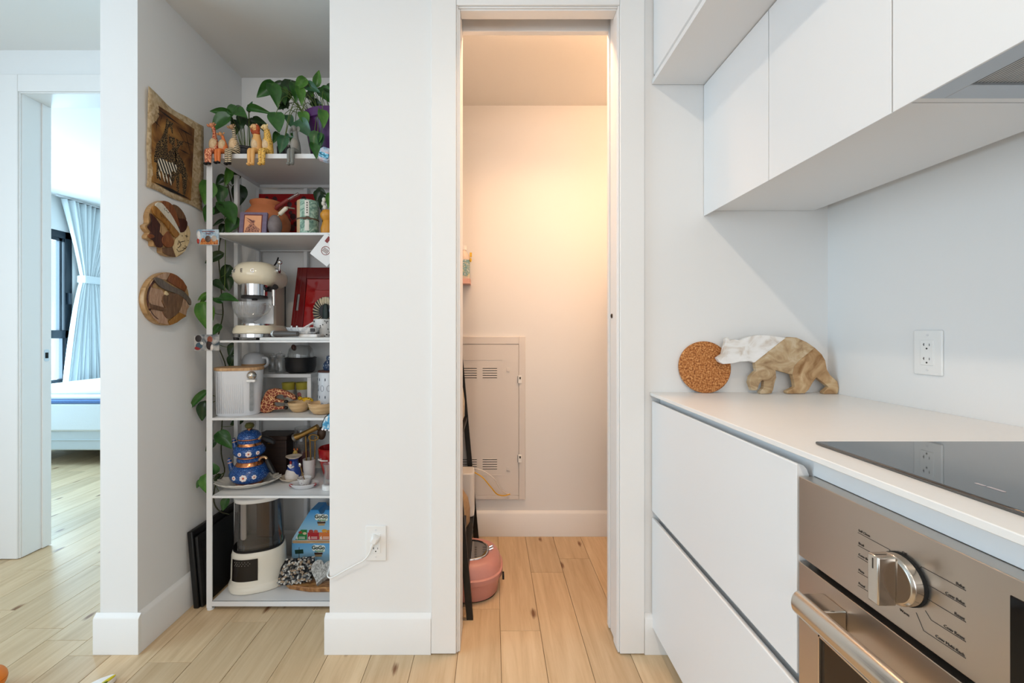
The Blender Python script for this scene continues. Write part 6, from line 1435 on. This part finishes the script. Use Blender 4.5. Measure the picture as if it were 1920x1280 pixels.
zu = SZ[5] + hb + .001
t2 = thing('snack_box', (gx0, GYF + .002, zu), 'blue printed snack box with slanted side and notched top', 'box')
uh = H - (956 - VY) / F * GYF - zu
xt = px(582, 0, GYF).x - gx0; nx_ = px(603, 0, GYF).x - gx0
notch = [(nx_ + .013 * math.cos(R(a)), uh - .006 + .013 * math.sin(R(a))) for a in range(180, 361, 20)]
P = [(.001, 0), (.001, .018), (xt, uh), (nx_ - .017, uh)] + notch + [(nx_ + .017, uh), (.24, uh), (.27, .02), (.27, 0)]
m = MB(); m.prism(P, 0, .09, 'y'); obj('carton', m, boxprint('box_print_up', 0), t2)
gogo(t2, px(602, 0, GYF).x - gx0, H - (971 - VY) / F * GYF - zu, 1.02)
def strip(nm, x0, x1, y0, y1, mt, d=.0004):
    a, b = px(x0, y1, GYF), px(x1, y0, GYF); flat(t2, nm, [(a.x - gx0, a.z - zu), (b.x - gx0, a.z - zu), (b.x - gx0, b.z - zu), (a.x - gx0, b.z - zu)], mt, d, d + .0006)
strip('wood_strip', 548.5, 640, 1013, 1019.5, wood('strip_wood', '#a07c58', '#c4a27a', '#d7b993', .5, (2, 1, 30)))
flat(t2, 'green_band', [(px(x, 0, GYF).x - gx0, H - (y - VY) / F * GYF - zu) for x, y in ((553.5, 1012), (575.5, 1012), (575.5, 993), (564, 993))], mat('band_green', '#23803f', .5), .0004, .001)
strip('red_band', 576.5, 598, 998, 1012, mat('band_red', '#b3202c', .5)); strip('orange_band', 598.5, 640, 998, 1012, mat('band_orange', '#d9793a', .5))
for x, y, r, c in ((571, 1000, .009, '#dcc9a0'), (563, 998, .009, '#9c4632'), (583, 996, .011, '#a83a34'), (592, 996, .010, '#c25a44'), (608, 995, .012, '#e0a040'), (616, 996, .010, '#d98a34')):
    q_ = px(x, y, GYF); m = MB(); m.ell((q_.x - gx0, -.001, q_.z - zu), (r, .001, r * .7), 12, 6); obj('printed_fruit', m, mat('fruit', c, .5, noise=.3, nscale=120), t2)
for x, txt in ((557, '6'), (580, '6'), (602, '6')):
    q_ = px(x, 1008, GYF); textmesh('number_text', txt, .020, M_WTXT, t2, (q_.x - gx0, -.0022, q_.z - zu), (R(90), 0, 0), align='CENTER', bold=.0006)
    for dz in (.003, -.003): flat(t2, 'text_line', [(q_.x - gx0 + a, q_.z - zu + dz + b) for a, b in ((.008, -.0012), (.036, -.0012), (.036, .0012), (.008, .0012))], M_WTXT, .001, .0016)
# wooden board with pebble slab and stone heart
x_, y_ = (595 - VX) / F * 1.85, 1.850
bo_z = SZ[5] + .0005
rnd = random.Random(3); P = []
for k in range(28):
    a = 2*PI*k/28; P.append((x_ + .03 + (.165 + rnd.uniform(-.006, .006)) * math.cos(a), y_ + (.066 + rnd.uniform(-.005, .005)) * math.sin(a)))
lbm = (x_, y_, bo_z)
m = LB(lbm); m.prism(P, bo_z, bo_z + .020, 'z'); tag(obj('olive_board', m, wood('olive_wood', '#6b4424', '#9c6b3c', '#c09560', .4, (4, 12, 3), 6), loc=lbm, bevel=.004), 'live-edge olive wood board on the bottom shelf', 'board')
bz = bo_z + .0205
pb = thing('pebble_slab', ((556 - VX) / F * 1.85, 1.858, bz), 'slab of black and white pebbles lying on the olive wood board', 'trivet', None, (R(22), 0, R(14)))
m = MB(); m.prism(rrect(.135, .110, .02, 4), .0, .030, 'z'); obj('slab', m, mat('slab_black', '#17181b', .5), pb, bevel=.006)
rnd = random.Random(11); M_PB = [mat('pebble_' + k, c, .4) for k, c in (('white', '#c9c6bf'), ('grey', '#7d7c78'), ('dark', '#2a2a2c'), ('tan', '#a08a72'))]
for q_ in range(4):
    m = MB()
    for k in range(60):
        if k % 3: c = (rnd.uniform(-.062, .062), rnd.uniform(-.050, .050), .030)
        else: c = (rnd.uniform(-.062, .062), -.054, rnd.uniform(.005, .026))
        m.ell(c, (rnd.uniform(.005, .010), rnd.uniform(.004, .006), rnd.uniform(.003, .006)), 8, 6, rot=(rnd.uniform(-.4, .4), rnd.uniform(-.4, .4), rnd.uniform(0, 3)))
    o = obj('pebbles', m, M_PB[q_], pb); o['kind'] = 'stuff'
pb.location.z = bz + .021
hs = thing('stone_heart', ((604 - VX) / F * 1.83, 1.835, bz), 'grey granite heart on the olive wood board', 'stone', None, (R(42), 0, R(-8)))
Hh = []
for k in range(40):
    a = 2*PI*k/40; Hh.append((.0036 * 16 * math.sin(a) ** 3 * .9, .0034 * (13 * math.cos(a) - 5 * math.cos(2*a) - 2 * math.cos(3*a) - math.cos(4*a))))
m = MB(); m.prism(Hh, -.012, .012, 'z'); obj('heart', m, pattern('granite', 'noise', '#a9a7a2', '#77756f', 130, c3='#c4c2bd', rough=.5, dist=.3), hs, bevel=.004)
hs.location.z = bz + .042
# folded black table between the unit and the wall
ft = thing('folding_table', (-1.196, 1.735, 0), 'black folded table panel leaning between the shelf unit and the wall', 'table', None, (0, R(-5), 0))
obj('panel', MB().box(-.022, 0, 0, .34, .002, .315), mat('table_black', '#0d0d0e', .45), ft, bevel=.004)
obj('folded_leaf', MB().box(.002, .014, .008, .335, .002, .290), mat('table_black2', '#121213', .5), ft, bevel=.003)
for yy in (.03, .28): obj('hinge_strap', MB().box(.014, .019, yy, yy + .02, .05, .26), M_BLACK, ft)
